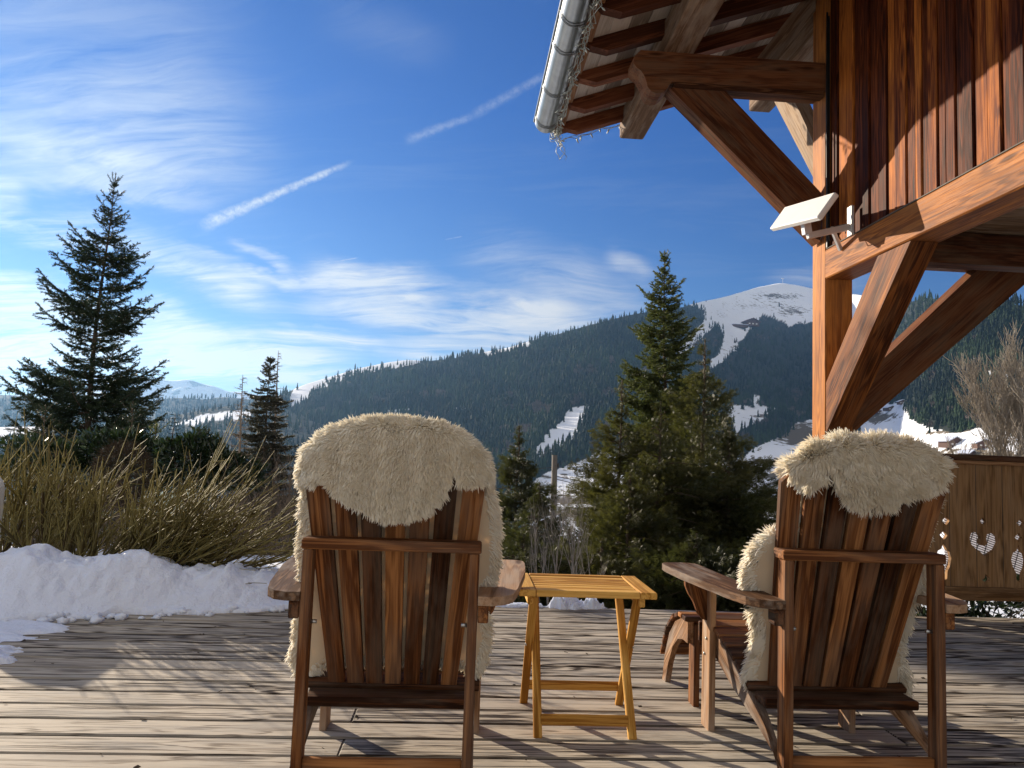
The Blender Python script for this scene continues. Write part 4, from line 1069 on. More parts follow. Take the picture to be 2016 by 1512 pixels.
    keep = ~((o2[:, 1] > .8) & (Z > .9)); X, Z, o2 = X[keep], Z[keep], o2[keep]
    inset = rng.uniform(0, .018, len(X)); X -= o2[:, 0]*inset; Z -= o2[:, 1]*inset
    P = np.stack([X, yfront(X, Z, bend)+rng.uniform(-.001, .008, len(X)), Z], -1)
    Nn = np.stack([o2[:, 0], np.where(np.abs(X) < .25, rng.uniform(.5, 1.4, len(X)), rng.uniform(.0, .9, len(X))), o2[:, 1]], -1); Nn = norm(Nn)
    tufts(S, P, Nn, np.tile(np.array([0, 0, -.28]), (len(P), 1)), L0*rng.uniform(.7, 1.15, len(P)), np.full(len(P), .0028), seed, curlk, lockk*.6, lambda q: np.where(np.abs(q[:, 0]) < .27, np.maximum(q[:, 1], yr(q[:, 2])+.026), q[:, 1]))
    S.build('fleece', M['fleece'], r, True)
    # hide: front sheet as a fine grid cut to the outline, plus the folded strip on top
    H = MB()
    def sheet(poly, yfun, cut=None):
        st = .012; a0, a1 = poly[:, 0].min(), poly[:, 0].max(); b0, b1 = poly[:, 1].min(), poly[:, 1].max()
        nx, nz = int((a1-a0)/st)+2, int((b1-b0)/st)+2
        xs = a0+np.arange(nx)*st; zs = b0+np.arange(nz)*st; XX, ZZ = np.meshgrid(xs, zs)
        ins = inpoly(XX, ZZ, [tuple(p) for p in poly]); vid = {}; vs = []; fs = []
        # snap vertices just outside on to the rim
        P2 = np.stack([XX, ZZ], -1); qq = np.vstack([poly, poly[:1]])
        def snap(p):
            best = None
            for j in range(len(qq)-1):
                a, b = qq[j], qq[j+1]; t = np.clip(np.dot(p-a, b-a)/max(np.dot(b-a, b-a), 1e-9), 0, 1); c = a+(b-a)*t; dd = np.sum((p-c)**2)
                if best is None or dd < best[0]: best = (dd, c)
            return best[1]
        for j in range(nz-1):
            for i_ in range(nx-1):
                c4 = [(j, i_), (j, i_+1), (j+1, i_+1), (j+1, i_)]
                if sum(bool(ins[c]) for c in c4) >= 2:
                    f = []
                    for c in c4:
                        if c not in vid:
                            p = P2[c] if ins[c] else snap(P2[c]); vid[c] = len(vs); zq = min(p[1], ztop(min(.262, abs(p[0])))-.004); vs.append((p[0], float(yfun(p[0], zq)), zq))
                        f.append(vid[c])
                    fs.append(f)
        H.add(vs, fs, None, .5, True)
    sheet(fr, lambda x, z: yfront(np.array(x), z, bend))
    sheet(fx, lambda x, z: yr(z)-.010-.3*puff)
    o = H.build('hide', M['hide'], r)
    sm = o.modifiers.new('thickness', 'SOLIDIFY'); sm.thickness = .004; sm.offset = 0
    return r
FLAP_L = [(598, 905), (604, 930), (610, 945), (628, 950), (640, 935), (655, 955), (675, 975), (705, 990), (735, 1005), (765, 1015), (800, 1015), (840, 1000), (868, 975), (882, 945), (890, 915), (898, 925), (905, 945), (925, 952), (945, 945), (954, 920), (954, 880), (930, 840), (620, 840), (600, 870)]
FRONT_L = [(610, 930), (600, 1010), (596, 1100), (600, 1160), (596, 1200), (586, 1250), (578, 1295), (590, 1322), (603, 1332), (625, 1316), (648, 1298), (700, 1296), (850, 1298), (906, 1303), (936, 1322), (952, 1290), (960, 1250), (950, 1200), (944, 1160), (966, 1142), (974, 1100), (976, 1050), (970, 988), (957, 950), (945, 900), (900, 868), (780, 850), (660, 870)]
FLAP_R = [(1568, 880), (1572, 910), (1582, 935), (1592, 968), (1604, 950), (1618, 920), (1632, 896), (1640, 912), (1646, 945), (1660, 975), (1690, 988), (1725, 992), (1765, 980), (1800, 962), (1840, 945), (1858, 925), (1862, 895), (1845, 860), (1600, 850)]
FRONT_R = [(1590, 900), (1578, 1000), (1562, 1048), (1512, 1052), (1484, 1092), (1475, 1133), (1477, 1162), (1500, 1178), (1484, 1202), (1491, 1233), (1489, 1277), (1473, 1319), (1476, 1336), (1497, 1369), (1520, 1350), (1600, 1345), (1700, 1350), (1738, 1360), (1768, 1368), (1778, 1337), (1768, 1290), (1765, 1260), (1775, 1215), (1795, 1180), (1806, 1140), (1812, 1060), (1828, 960), (1828, 900), (1780, 870), (1700, 862), (1600, 872)]
sheepskin(CL, FLAP_L, FRONT_L, 'cream sheepskin with short curly fleece over the chair nearest the snow bank', .036, 1.0, .020, .8, .5)
sheepskin(CR, FLAP_R, FRONT_R, 'shaggy long-haired cream sheepskin over the chair by the balustrade', .050, 5.0, .022, .6, .75)

# ------------------------------------------------------------ vegetation
def zg(x, y): return float(gz(x, y))
def spruce(name, label, base, top, prof, mat_, seed, n_wh=22, per=6, up=.15, tw=.30, nl=.03, nw=.007, group=None, lean=0, dens=1.0, start=.08, tone=(.2, .8), step=.022, gap=0.0, extra=(), leader=True, curveup=.5):
    """prof: list of (height fraction, branch length)"""
    global rng
    keep = rng; rng = np.random.default_rng(seed); rr = random.Random(seed)
    base = Vector(base); top = Vector(top); H = (top-base).length
    r = empty(name, label, 'tree', base, 0, group)
    T = MB(); pts = [(top-base)*t+Vector((math.sin(t*9+seed)*.012*H*(1-t), math.cos(t*7)*.01*H*(1-t), 0)) for t in np.linspace(0, 1, 14)]
    T.tube(pts, [max(.011*H*(1-t)**.9, .006) for t in np.linspace(0, 1, 14)], 8)
    def trunk(t): k = min(t*13, 12.999); i = int(k); return pts[i].lerp(pts[i+1], k-i)
    S = Soup(); segs = []       # needle segments p0,p1
    brs = []
    h = start
    while h < .985:
        L = lin(prof, h)*rr.uniform(.75, 1.15); n = max(3, int(per*(1 if h < .8 else .75)))
        a0 = rr.uniform(0, 6.28)
        for k in range(n):
            if rr.random() < gap: continue
            brs.append((h+rr.uniform(-.012, .012), a0+k*6.283/n+rr.uniform(-.3, .3), L*rr.uniform(.6, 1.15), up+rr.uniform(-.12, .12)))
        h += (1-start)/n_wh*rr.uniform(.8, 1.2)*(1.0 if h < .75 else .7)
    for e in extra: brs.append(e)
    for (h, a, L, u) in brs:
        if h > .99: continue
        o = trunk(min(h, .985)); uu = u+(.75 if h > .86 else 0)*(h-.80)/.2
        d = Vector((math.cos(a), math.sin(a), uu)); pp = []; n = 6
        for i in range(n+1):
            s = i/n; droop = -.22*s*L*(1-h)*1.2+curveup*.40*s**2.6*L
            p = o+Vector((math.cos(a)*L*s, math.sin(a)*L*s, uu*L*s+droop)); pp.append(p)
        T.tube(pp, [max(.0035, .010*L*(1-s/1.05)+.004) for s in np.linspace(0, 1, n+1)], 4, None, False)
        side = Vector((-math.sin(a), math.cos(a), 0))
        for i in range(n):
            if i/n > .08: segs.append((pp[i], pp[i+1]))
        nt = max(3, int(L/.075*dens))
        for k in range(nt):
            s = .12+.86*(k+rr.random())/nt; i = min(int(s*n), n-1); p = pp[i].lerp(pp[i+1], s*n-i)
            ax = (pp[i+1]-pp[i]).normalized(); sd = 1 if k % 2 else -1
            tl = (tw*L*(1-s)**.7+.05)*rr.uniform(.6, 1.15)
            dd = (ax*.75+side*sd*rr.uniform(.5, .95)+Vector((0, 0, rr.uniform(-.35, .15)))).normalized()
            q = p+dd*tl*.55; q2 = q+(dd+Vector((0, 0, rr.uniform(-.25, .15)))).normalized()*tl*.45
            segs.append((p, q)); segs.append((q, q2))
            if tl > .14:
                for j in range(int(tl/.07)):
                    s2 = rr.uniform(.2, .95); m = p.lerp(q2, s2); d3 = (dd*.7+ax.cross(dd)*rr.uniform(-.5, .5)+Vector((rr.uniform(-.5, .5), rr.uniform(-.5, .5), rr.uniform(-.4, .2)))).normalized()
                    segs.append((m, m+d3*tl*.38*rr.uniform(.6, 1.2)))
    # crown tip candles
    if leader:
        for k in range(4):
            a = k*1.57+seed; o = trunk(.965); segs.append((o, o+Vector((math.cos(a)*.018*H, math.sin(a)*.018*H, .030*H))))
    segs.append((trunk(.9), trunk(1.0)))
    A = np.array([[*a, *b] for a, b in segs]); P0, P1 = A[:, :3], A[:, 3:]; D = P1-P0; Ls = np.linalg.norm(D, axis=1)
    cnt = np.maximum(2, (Ls/step*5).astype(int)); idx = np.repeat(np.arange(len(A)), cnt); t = rng.uniform(0, 1, len(idx))
    P = P0[idx]+D[idx]*t[:, None]; Dn = norm(D[idx]); R = rng.normal(size=P.shape); R -= Dn*np.sum(R*Dn, 1, keepdims=True); R = norm(R)
    dirn = Dn*.65+R*.8; tintb = np.clip(rng.normal((tone[0]+tone[1])/2, .18, len(A)), 0, 1)
    hh = np.clip(P[:, 2]/H, 0, 1)
    blades_np(S, P, dirn, nl*rng.uniform(.7, 1.2, len(P)), np.full(len(P), nw), np.clip(tintb[idx]+rng.normal(0, .08, len(P)), 0, 1))
    # twig cores
    Pp = np.stack([P0, P1], 1); tubes_np(S, Pp, np.full((len(A), 2), nw*.45), 3, tintb*.5)
    S.build('crown', M[mat_], r); T.build('trunk', M['bark'], r)
    rng = keep
    return r

def vpos(px, py, Y): return Vector(at(px, py, Y))
# tall spruce on the left
tp = vpos(228, 340, 15); bs = Vector((tp.x-.25, 15, zg(tp.x, 15)-.1))
spruce('spruce_tree', 'tallest dark spruce standing alone left of the bare larch', bs, tp,
       [(0, 1.3), (.2, 1.3), (.36, 1.3), (.44, 1.2), (.50, 1.0), (.55, .72), (.60, .82), (.66, .98), (.72, .80), (.78, .82), (.84, .50), (.90, .26), (.95, .10), (1, .04)], 'needle', 11, n_wh=30, per=8, up=.14, nw=.010, nl=.042, tw=.42, dens=1.8, group='spruces round the terrace',
       extra=((.455, 3.3, 1.40, .14), (.44, .05, 1.42, .10), (.46, .3, 1.3, .2), (.47, 3.0, 1.4, .22), (.60, 3.2, 1.1, .30), (.60, .1, 1.05, .35), (.66, 3.3, 1.1, .42), (.70, .2, .9, .45), (.73, 3.0, 1.05, .3), (.80, 3.1, .75, .5)), curveup=.85)
tp = vpos(262, 790, 11.5); spruce('young_spruce_tree', 'young spruce tip poking up at the foot of the tallest spruce', (tp.x, 11.5, zg(tp.x, 11.5)), tp, [(0, .9), (.4, .75), (.8, .3), (1, .08)], 'needle', 12, n_wh=14, per=6, up=.15, nl=.03, curveup=.5)
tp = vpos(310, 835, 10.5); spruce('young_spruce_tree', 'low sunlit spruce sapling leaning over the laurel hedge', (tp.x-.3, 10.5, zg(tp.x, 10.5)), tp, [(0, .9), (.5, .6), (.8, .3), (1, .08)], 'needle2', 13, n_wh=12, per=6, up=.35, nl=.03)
tp = vpos(90, 800, 12); spruce('young_spruce_tree', 'young spruce half hidden behind the yellow stems left of the tallest spruce', (tp.x, 12, zg(tp.x, 12)), tp, [(0, .95), (.5, .7), (.85, .3), (1, .1)], 'needle', 14, n_wh=13, per=6, up=.3, nl=.03)
# scraggy grey spruce and bare larch
tp = vpos(533, 702, 26); spruce('scraggy_spruce_tree', 'scraggy greyish spruce with thin drooping branches beside the bare larch', (tp.x-.1, 26, zg(tp.x, 26)), tp,
       [(0, 1.7), (.3, 1.5), (.55, 1.15), (.75, .75), (.9, .35), (1, .1)], 'oldneedle', 15, n_wh=34, per=7, up=-.02, nl=.07, nw=.02, step=.035, tw=.30, dens=1.5, curveup=.35)
# spruce behind the cypress clump
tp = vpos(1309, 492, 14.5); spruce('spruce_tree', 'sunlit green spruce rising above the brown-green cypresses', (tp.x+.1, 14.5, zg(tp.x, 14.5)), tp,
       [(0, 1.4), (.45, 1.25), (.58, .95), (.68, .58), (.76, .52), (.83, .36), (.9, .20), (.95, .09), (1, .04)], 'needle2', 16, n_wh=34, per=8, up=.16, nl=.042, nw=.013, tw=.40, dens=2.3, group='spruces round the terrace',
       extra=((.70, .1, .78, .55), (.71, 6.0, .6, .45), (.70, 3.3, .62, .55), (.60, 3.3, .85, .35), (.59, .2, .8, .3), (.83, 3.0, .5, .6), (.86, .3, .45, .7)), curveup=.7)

def bare_tree(name, label, base, segs0, seed, depth=5, m='paletwig', group=None, L0=1.0, r0=.03, spread=.55, upk=.25, cat='tree', kids=(3, 4), shrink=.68, twist=.25):
    rr = random.Random(seed); base = Vector(base); o = empty(name, label, cat, base, 0, group); T = MB(); W = Soup(); paths = []; radii = []
    def grow(p, d, L, r_, k):
        n = 4; pts = [p]; dd = Vector(d)
        for i in range(n):
            dd = (dd+Vector((rr.uniform(-1, 1), rr.uniform(-1, 1), rr.uniform(-1, 1)))*twist+Vector((0, 0, upk*.3))).normalized(); pts.append(pts[-1]+dd*L/n)
        rs = [r_*(1-.35*i/n) for i in range(n+1)]
        if k == depth: T.tube(pts, rs, 7)
        else: paths.append([tuple(x) for x in pts]); radii.append(rs)
        if k <= 0: return
        for j in range(rr.choice(kids)):
            t = rr.uniform(.3, 1.0); i = min(int(t*n), n-1); q = pts[i].lerp(pts[i+1], t*n-i)
            s = Vector((rr.uniform(-1, 1), rr.uniform(-1, 1), rr.uniform(-.6, .8))); s = (s-dd*s.dot(dd)).normalized()
            nd = (dd+s*spread*rr.uniform(.7, 1.4)+Vector((0, 0, upk))).normalized()
            grow(q, nd, L*shrink*rr.uniform(.7, 1.2), max(rs[-1]*.64, r0*.07), k-1)
        grow(pts[-1], dd, L*shrink, max(rs[-1]*.8, r0*.07), k-1)
    for (p, d, s) in segs0: grow(Vector(p), Vector(d).normalized(), L0*s, r0*s, depth)
    T.build('trunk', M[m], o)
    tubes_np(W, np.array(paths), np.array(radii), 3, np.full(len(paths), .5)); W.build('branches', M[m], o)
    return o
def bare_larch(px, py, Y, label, seed, wk=1.0):
    rr = random.Random(seed); tp = vpos(px, py, Y); b = Vector((tp.x+.15, Y, zg(tp.x, Y))); H = (tp-b).length
    o = empty('bare_larch_tree', label, 'tree', b); T = MB(); T.tube([(tp-b)*t for t in np.linspace(0, 1, 8)], [.012*H*(1-t)+.008 for t in np.linspace(0, 1, 8)], 6)
    P, Rr = [], []; h = .25
    while h < .99:
        a = rr.uniform(0, 6.28); L = wk*(.15+1.05*(1-h)**.8)*rr.uniform(.6, 1.1); q = (tp-b)*h
        pts = [q+Vector((math.cos(a)*L*s, math.sin(a)*L*s, (.25*s-.45*s*s+.35*s**3)*L)) for s in np.linspace(0, 1, 5)]; P.append([tuple(x) for x in pts]); Rr.append([.012*(1-s)+.004 for s in np.linspace(0, 1, 5)])
        for j in range(9):
            s = rr.uniform(.2, 1); i = min(int(s*4), 3); p = pts[i].lerp(pts[i+1], s*4-i); d = Vector((rr.uniform(-1, 1), rr.uniform(-1, 1), rr.uniform(-.9, .5)))
            l = .22*L*rr.uniform(.5, 1.3)+.05; P.append([tuple(p+d*l*t) for t in np.linspace(0, 1, 5)]); Rr.append([.004]*5)
        h += .012
    W = Soup(); tubes_np(W, np.array(P), np.array(Rr), 3, np.full(len(P), .5)); T.build('trunk', M['drytwig'], o); W.build('branches', M['drytwig'], o)
bare_larch(478, 738, 24, 'thin leafless larch with fine hanging twigs beside the scraggy spruce', 3, .75)
bare_larch(548, 690, 29, 'taller leafless larch showing just behind the scraggy spruce tip', 4, .8)

# yellow-green stemmed shrubs behind the snow bank
def stem_bush(label, root, n, seed, dirs, L, spreadr=.25, m='stem', rad0=.0085):
    rr = np.random.default_rng(seed); o = empty('stemmed_shrub', label, 'shrub', root, 0, 'yellow-stemmed shrubs behind the snow bank'); S = Soup(); P, Rr, Ti = [], [], []
    K = 6
    def run(p, d, l, r0, r1, ti, wig):
        path = [np.array(p)]; cur = np.array(d)/np.linalg.norm(d); kink = rr.normal(0, wig, 3)
        for k in range(K-1):
            cur = cur+rr.normal(0, wig, 3)+kink*.3+[0, 0, .012]; cur /= np.linalg.norm(cur); path.append(path[-1]+cur*l/(K-1))
        P.append(path); Rr.append(np.linspace(r0, r1, K)); Ti.append(ti); return path, cur
    for i in range(n):
        d, sp, lk = dirs[rr.integers(len(dirs))]; d = np.array(d)+rr.normal(0, sp*1.6, 3); d[2] = max(d[2], .10)
        l = L*lk*rr.uniform(.55, 1.05); r0 = rad0*rr.uniform(.6, 1.35); p = (rr.normal(0, spreadr), rr.normal(0, spreadr*.5), 0)
        main, cur = run(p, d, l*.62, r0, r0*.65, rr.uniform(0, .45), .08)
        for j in range(rr.integers(4, 9)):
            s_ = rr.uniform(.25, 1.0)*(K-1); a = min(int(s_), K-2); q = main[a]+(main[a+1]-main[a])*(s_-a)
            dd = cur+rr.normal(0, .30, 3)+np.array([0, 0, .05]); l2 = l*rr.uniform(.22, .52)
            sub, c2 = run(q, dd, l2, r0*.5, r0*.28, rr.uniform(.35, 1.0), .022)
            for h in range(rr.integers(0, 4)):
                a = rr.integers(1, K-1); d3 = c2+rr.normal(0, .5, 3); run(sub[a], d3, l2*rr.uniform(.12, .4), r0*.26, r0*.16, rr.uniform(.3, 1.0), .04)
        for j in range(rr.integers(1, 4)):
            a = rr.integers(1, K-1); run(main[a], rr.normal(0, 1, 3), l*rr.uniform(.05, .16), r0*.35, r0*.2, rr.uniform(0, .4), .1)
    tubes_np(S, np.array(P), np.array(Rr), 4, np.array(Ti)); S.build('stems', M[m], o, True)
    return o
stem_bush('upright yellow-green stems of the shrub at the photo edge behind the snow', (-3.15, 5.75, .05), 50, 1, [((.05, 0, 1), .12, 1.0), ((.35, 0, 1), .2, .9)], 1.12, .30)
stem_bush('thick brownish shrub stems rising in front of the tallest spruce', (-2.62, 5.5, .05), 50, 2, [((.12, 0, 1), .15, 1.0), ((.5, -.1, 1), .22, .95)], 1.05, .26, rad0=.0105)
stem_bush('fan of yellow stems leaning away from the snow bank crest', (-2.15, 5.35, .08), 66, 3, [((.75, -.1, .95), .16, 1.0), ((1.0, -.1, .75), .16, 1.1), ((.35, 0, 1), .2, .85)], 1.02, .17)
stem_bush('low yellow stems splaying almost flat over the snow beside the first chair', (-1.98, 5.3, .06), 44, 4, [((1.2, -.1, .55), .14, 1.05), ((1.3, -.15, .32), .12, 1.15), ((1.0, 0, .75), .15, 1.0)], 1.12, .15)
stem_bush('dark tangled lower stems at the root of the yellow fan', (-2.35, 5.25, .05), 22, 6, [((-.3, 0, .6), .5, .7), ((.8, 0, .3), .4, .8)], .62, .25, m='stem', rad0=.0085)

def leafy(name, label, c, rx, ry, rz_, n, seed, m='laurel', ll=.09, lw=.035, group=None, cat='hedge'):
    rr = np.random.default_rng(seed); o = empty(name, label, cat, c, 0, group); S = Soup()
    u = norm(rr.normal(size=(n, 3))); u[:, 2] = np.abs(u[:, 2])*1.0-.25; rad_ = rr.uniform(.55, 1.04, n)**.5
    lump = 1+.22*np.sin(u[:, 0]*5+seed)+.16*np.sin(u[:, 2]*9+u[:, 0]*7)+.1*np.sin(u[:, 1]*13)
    P = u*np.array([rx, ry, rz_])*(rad_*lump)[:, None]
    d = norm(u+rr.normal(0, .6, (n, 3))+np.array([0, 0, .25])); sd = norm(np.cross(d, rr.normal(size=(n, 3))))
    L_ = ll*rr.uniform(.6, 1.25, n)[:, None]; W_ = lw*rr.uniform(.7, 1.2, n)[:, None]; nn = np.cross(d, sd)
    V = np.stack([P, P+d*L_*.45+sd*W_/2+nn*W_*.15, P+d*L_-nn*L_*.18, P+d*L_*.45-sd*W_/2+nn*W_*.15], 1)
    T = (np.arange(n)[:, None, None]*4+np.array([[0, 1, 2], [0, 2, 3]])[None]).reshape(-1, 3)
    S.add(V.reshape(-1, 3), T, np.repeat(np.clip(rr.normal(.5, .25, n), 0, 1), 4)); S.build('foliage', M[m], o)
    b = MB()
    for k in range(9):
        a = rr.uniform(0, 6.28); b.tube([(0, 0, -rz_*.9), (math.cos(a)*rx*.3, math.sin(a)*ry*.3, -.2*rz_), (math.cos(a)*rx*.7, math.sin(a)*ry*.7, rz_*.55)], [.02, .014, .005], 5)
    b.build('branches', M['bark'], o)
leafy('laurel_bush', 'broad dark laurel with glossy leaves behind the yellow stems', vpos(385, 930, 8.6)+Vector((0, 0, -.05)), .62, .5, .50, 5200, 21)
leafy('laurel_bush', 'dark laurel shoots filling the gap under the tallest spruce', vpos(250, 915, 8.8), .55, .5, .42, 3800, 22)
leafy('laurel_bush', 'shaded evergreen bush behind the upright stems at the photo edge', vpos(120, 925, 8.6), .60, .5, .38, 3600, 23)
for i, (px, py) in enumerate(((340, 828), (360, 845), (300, 850))):
    pass
leafy('undergrowth_bush', 'dark low undergrowth seen in the gap under the balustrade', (4.6, 5.95, -.30), 1.7, .35, .62, 5200, 27, cat='bush')
# tall laurel shoot
def shoot():
    rr = np.random.default_rng(5); b0 = vpos(338, 870, 8.4); o = empty('laurel_shoot', 'single tall laurel shoot with whorled leaves above the broad bush', 'plant', b0); t = MB(); t.tube([(0, 0, 0), (.01, 0, .15), (.02, 0, .30)], [.006, .005, .003], 5); t.build('stem', M['bark'], o)
    S = Soup()
    for k in range(7):
        z = .04+k*.04
        for j in range(3):
            a = rr.uniform(0, 6.28); d = np.array([math.cos(a), math.sin(a), .35]); d /= np.linalg.norm(d); s = np.array([-math.sin(a), math.cos(a), 0]); p = np.array([.02*z/.3, 0, z]); l = .09*(1.1-z)
            S.add([p, p+d*l*.5+s*.014, p+d*l-np.array([0, 0, .015]), p+d*l*.5-s*.014], [[0, 1, 2], [0, 2, 3]], .6)
    S.build('leaves', M['laurel'], o)
shoot()
# dome of dead brown foliage under the spruce
def dry_dome():
    c = vpos(240, 935, 7.6); o = empty('withered_bush', 'withered brown dome-shaped bush behind the yellow stems', 'bush', c); rr = np.random.default_rng(9); n = 3600; S = Soup()
    u = norm(rr.normal(size=(n, 3))); P = u*np.array([.26, .24, .32])*rr.uniform(.75, 1.02, n)[:, None]; d = norm(u+rr.normal(0, .7, (n, 3)))
    global rng
    blades_np(S, P, d, rr.uniform(.03, .08, n), np.full(n, .008), rr.uniform(0, 1, n)); S.build('foliage', M['drybrown'], o)
    b = MB(); b.tube([(0, 0, -.5), (0, 0, .1)], [.02, .008], 6); b.build('stem', M['bark'], o)
dry_dome()

# grey bare thicket between larch and the first chair
def thicket(name, label, cx, y0, y1, n, seed, x_spread, zb, h, m='drytwig', r_=.0035, group=None):
    rr = np.random.default_rng(seed); o = empty(name, label, 'shrub', (cx, (y0+y1)/2, zb), 0, group); P, Rr = [], []
    for i in range(n):
        p = np.array([rr.normal(0, x_spread), rr.uniform(y0, y1)-(y0+y1)/2, 0]); d = np.array([rr.normal(0, .35), rr.normal(0, .2), 1.0]); d /= np.linalg.norm(d); l = h*rr.uniform(.5, 1.1); path = [p]; K = 6
        for k in range(K-1): d = d+rr.normal(0, .12, 3)+[0, 0, .05]; d /= np.linalg.norm(d); path.append(path[-1]+d*l/(K-1))
        P.append(path); Rr.append(np.linspace(r_*1.5, r_*.5, K))
        for j in range(7):
            s = rr.uniform(.15, .95)*(K-1); a = int(s); q = path[a]+(path[min(a+1, K-1)]-path[a])*(s-a); dd = rr.normal(0, .6, 3)+[0, 0, .6]; dd /= np.linalg.norm(dd); l2 = l*rr.uniform(.1, .4)
            pp = [q]
            for k in range(K-1): dd = dd+rr.normal(0, .15, 3); dd /= np.linalg.norm(dd); pp.append(pp[-1]+dd*l2/(K-1))
            P.append(pp); Rr.append(np.linspace(r_*.7, r_*.35, K))
    S = Soup(); tubes_np(S, np.array(P), np.array(Rr), 3, np.full(len(P), .5)); S.build('twigs', M[m], o)
g1 = vpos(520, 1000, 8.2); thicket('bare_thicket', 'grey leafless thicket between the laurel and the first chair', g1.x, 7.6, 9.4, 150, 31, .55, g1.z-.75, 1.15)
g1 = vpos(575, 960, 9.5); thicket('bare_thicket', 'fine grey brushwood in front of the scraggy spruce foot', g1.x, 8.8, 10.5, 110, 32, .45, g1.z-.9, 1.3)
g1 = vpos(60, 1010, 6.6); thicket('bare_thicket', 'brown dry twigs tangled behind the stems at the photo edge', g1.x, 6.4, 7.4, 120, 33, .6, g1.z-.7, .95)
g1 = vpos(330, 1010, 6.8); thicket('bare_thicket', 'brown undergrowth behind the yellow fan of stems', g1.x, 6.4, 7.4, 130, 34, .6, g1.z-.65, .85)

# cypresses
def cypress(label, top, base, prof, n, seed, m='thuja', tone=.5, sl=.125, group='brown-green cypresses beyond the deck', flat=.8, stemtop=0.0):
    rr = np.random.default_rng(seed); top = Vector(top); base = Vector(base); H = top.z-base.z
    o = empty('cypress_tree', label, 'tree', base, 0, group); S = Soup()
    off = np.array(top-base); n = int(n*1.7)
    nb = 150; tb = rr.uniform(0, 1, nb)**1.05; ab = rr.uniform(0, 6.283, nb); Lb = lin(prof, tb)*rr.uniform(.55, 1.35, nb); wgt = Lb+.10; wgt /= wgt.sum()
    bi = rr.choice(nb, n, p=wgt); q = rr.uniform(.03, 1.0, n)**.62; spread = .20*Lb[bi]*(1.15-q)+.03
    t = tb[bi]; a = ab[bi]; rad_ = Lb[bi]*q
    P = off[None]*t[:, None]+np.stack([np.cos(a)*rad_, np.sin(a)*rad_, rad_*.10-.30*rad_**2+.42*Lb[bi]*q**3], -1)+rr.normal(0, 1, (n, 3))*np.stack([spread, spread, spread*.55], -1)*.75
    out = np.stack([np.cos(a), np.sin(a), rr.normal(.30, .35, n)], -1); out = norm(out+rr.normal(0, .28, (n, 3)))
    pl = norm(np.cross(out, rr.normal(size=(n, 3)))); L_ = sl*rr.uniform(.6, 1.3, n)*(.35+.75*(1-t)**.7)
    clump = np.clip(tone+.22*np.sin(a*4+t*23+seed)+rr.normal(0, .16, n)+(q-.75)*.3, 0, 1)
    for k, (ang, l, s0) in enumerate(((0, 1.0, 0), (.5, .7, .12), (-.5, .7, .12), (.55, .5, .42), (-.55, .5, .42), (.5, .34, .68), (-.5, .34, .68))):
        d = norm(out*math.cos(ang)+pl*math.sin(ang)+np.array([0, 0, -.12])); p0 = P+out*(L_*s0)[:, None]
        W_ = L_*.085; sd = np.cross(d, norm(np.cross(out, pl)))*W_[:, None]*.5
        tip = p0+d*(L_*l)[:, None]; mid = p0+d*(L_*l*.45)[:, None]
        V = np.stack([p0, mid+sd, tip+np.array([0, 0, -.12])*(L_*l)[:, None], mid-sd], 1)
        T = (np.arange(n)[:, None, None]*4+np.array([[0, 1, 2], [0, 2, 3]])[None]).reshape(-1, 3)
        S.add(V.reshape(-1, 3), T, np.repeat(clump, 4))
    S.build('crown', M[m], o)
    b = MB(); b.tube([Vector(off)*s+Vector((.015*math.sin(s*9), 0, 0)) for s in np.linspace(0, 1.0+stemtop, 10)], [max(.05*H/4*(1-s)+.008, .005) for s in np.linspace(0, 1, 10)], 6)
    for k in range(40):
        s = rr.uniform(.1, .95); a_ = rr.uniform(0, 6.28); R2 = float(lin(prof, s))*.8; p = Vector(off)*s
        b.tube([p, p+Vector((math.cos(a_)*R2*.5, math.sin(a_)*R2*.5, .05)), p+Vector((math.cos(a_)*R2, math.sin(a_)*R2, .02))], [.012, .008, .003], 4, None, False)
    b.build('trunk', M['bark'], o)
PC = [(0, 1.0), (.3, 1.1), (.55, 1.0), (.68, .76), (.77, .45), (.84, .20), (.90, .08), (1, .03)]
def sc_(p, k): return [(a, b*k) for a, b in p]
def cyp(label, px, py, Y, w, n, seed, **k):
    tp = vpos(px, py, Y); cypress(label, tp, (tp.x, Y, zg(tp.x, Y)-.1), sc_(PC, w), n, seed, **k)
cyp('broad brown-green cypress with a bare thin tip, tallest of its clump', 1387, 668, 11.6, 1.0, 12000, 1, tone=.45, stemtop=0.0)
cyp('cypress filling the middle of the clump under the sunlit spruce', 1300, 790, 10.8, 1.05, 11000, 2, tone=.55)
cyp('olive cypress with a bare stick-like tip, nearest the utility pole', 1224, 748, 11.2, .56, 6000, 3, tone=.62)
cyp('low dense cypress spilling towards the second chair', 1435, 850, 10.6, .58, 6500, 4, tone=.35)
cyp('low cypress skirt right behind the side table', 1240, 930, 9.8, .62, 5200, 5, tone=.55)
cyp('thin sunlit cypress sapling behind the bare saplings', 1120, 1040, 9.2, .30, 1500, 7, tone=.75)
cyp('small cypress low between the pole and the clump', 1185, 1060, 8.6, .38, 2400, 8, tone=.6)
cyp('dark narrow conical cypress beside the first chair', 1022, 838, 13.0, .52, 8500, 9, m='thujad', sl=.11, tone=.5, group=None)
cyp('small dark cypress at the foot of the narrow conical one', 1062, 950, 11.5, .42, 3600, 10, m='thujad', tone=.45)
cyp('low dark cypress skirt between the chair arm and the saplings', 1030, 1050, 8.8, .50, 3600, 11, m='thujad', tone=.6)
cyp('low shadowed cypress behind the arm of the second chair', 1370, 1050, 8.6, .62, 4600, 12, m='thujad', tone=.5)
cyp('low shadowed cypress just beyond the deck near the footstool', 1470, 1080, 8.2, .42, 3000, 13, m='thujad', tone=.4)

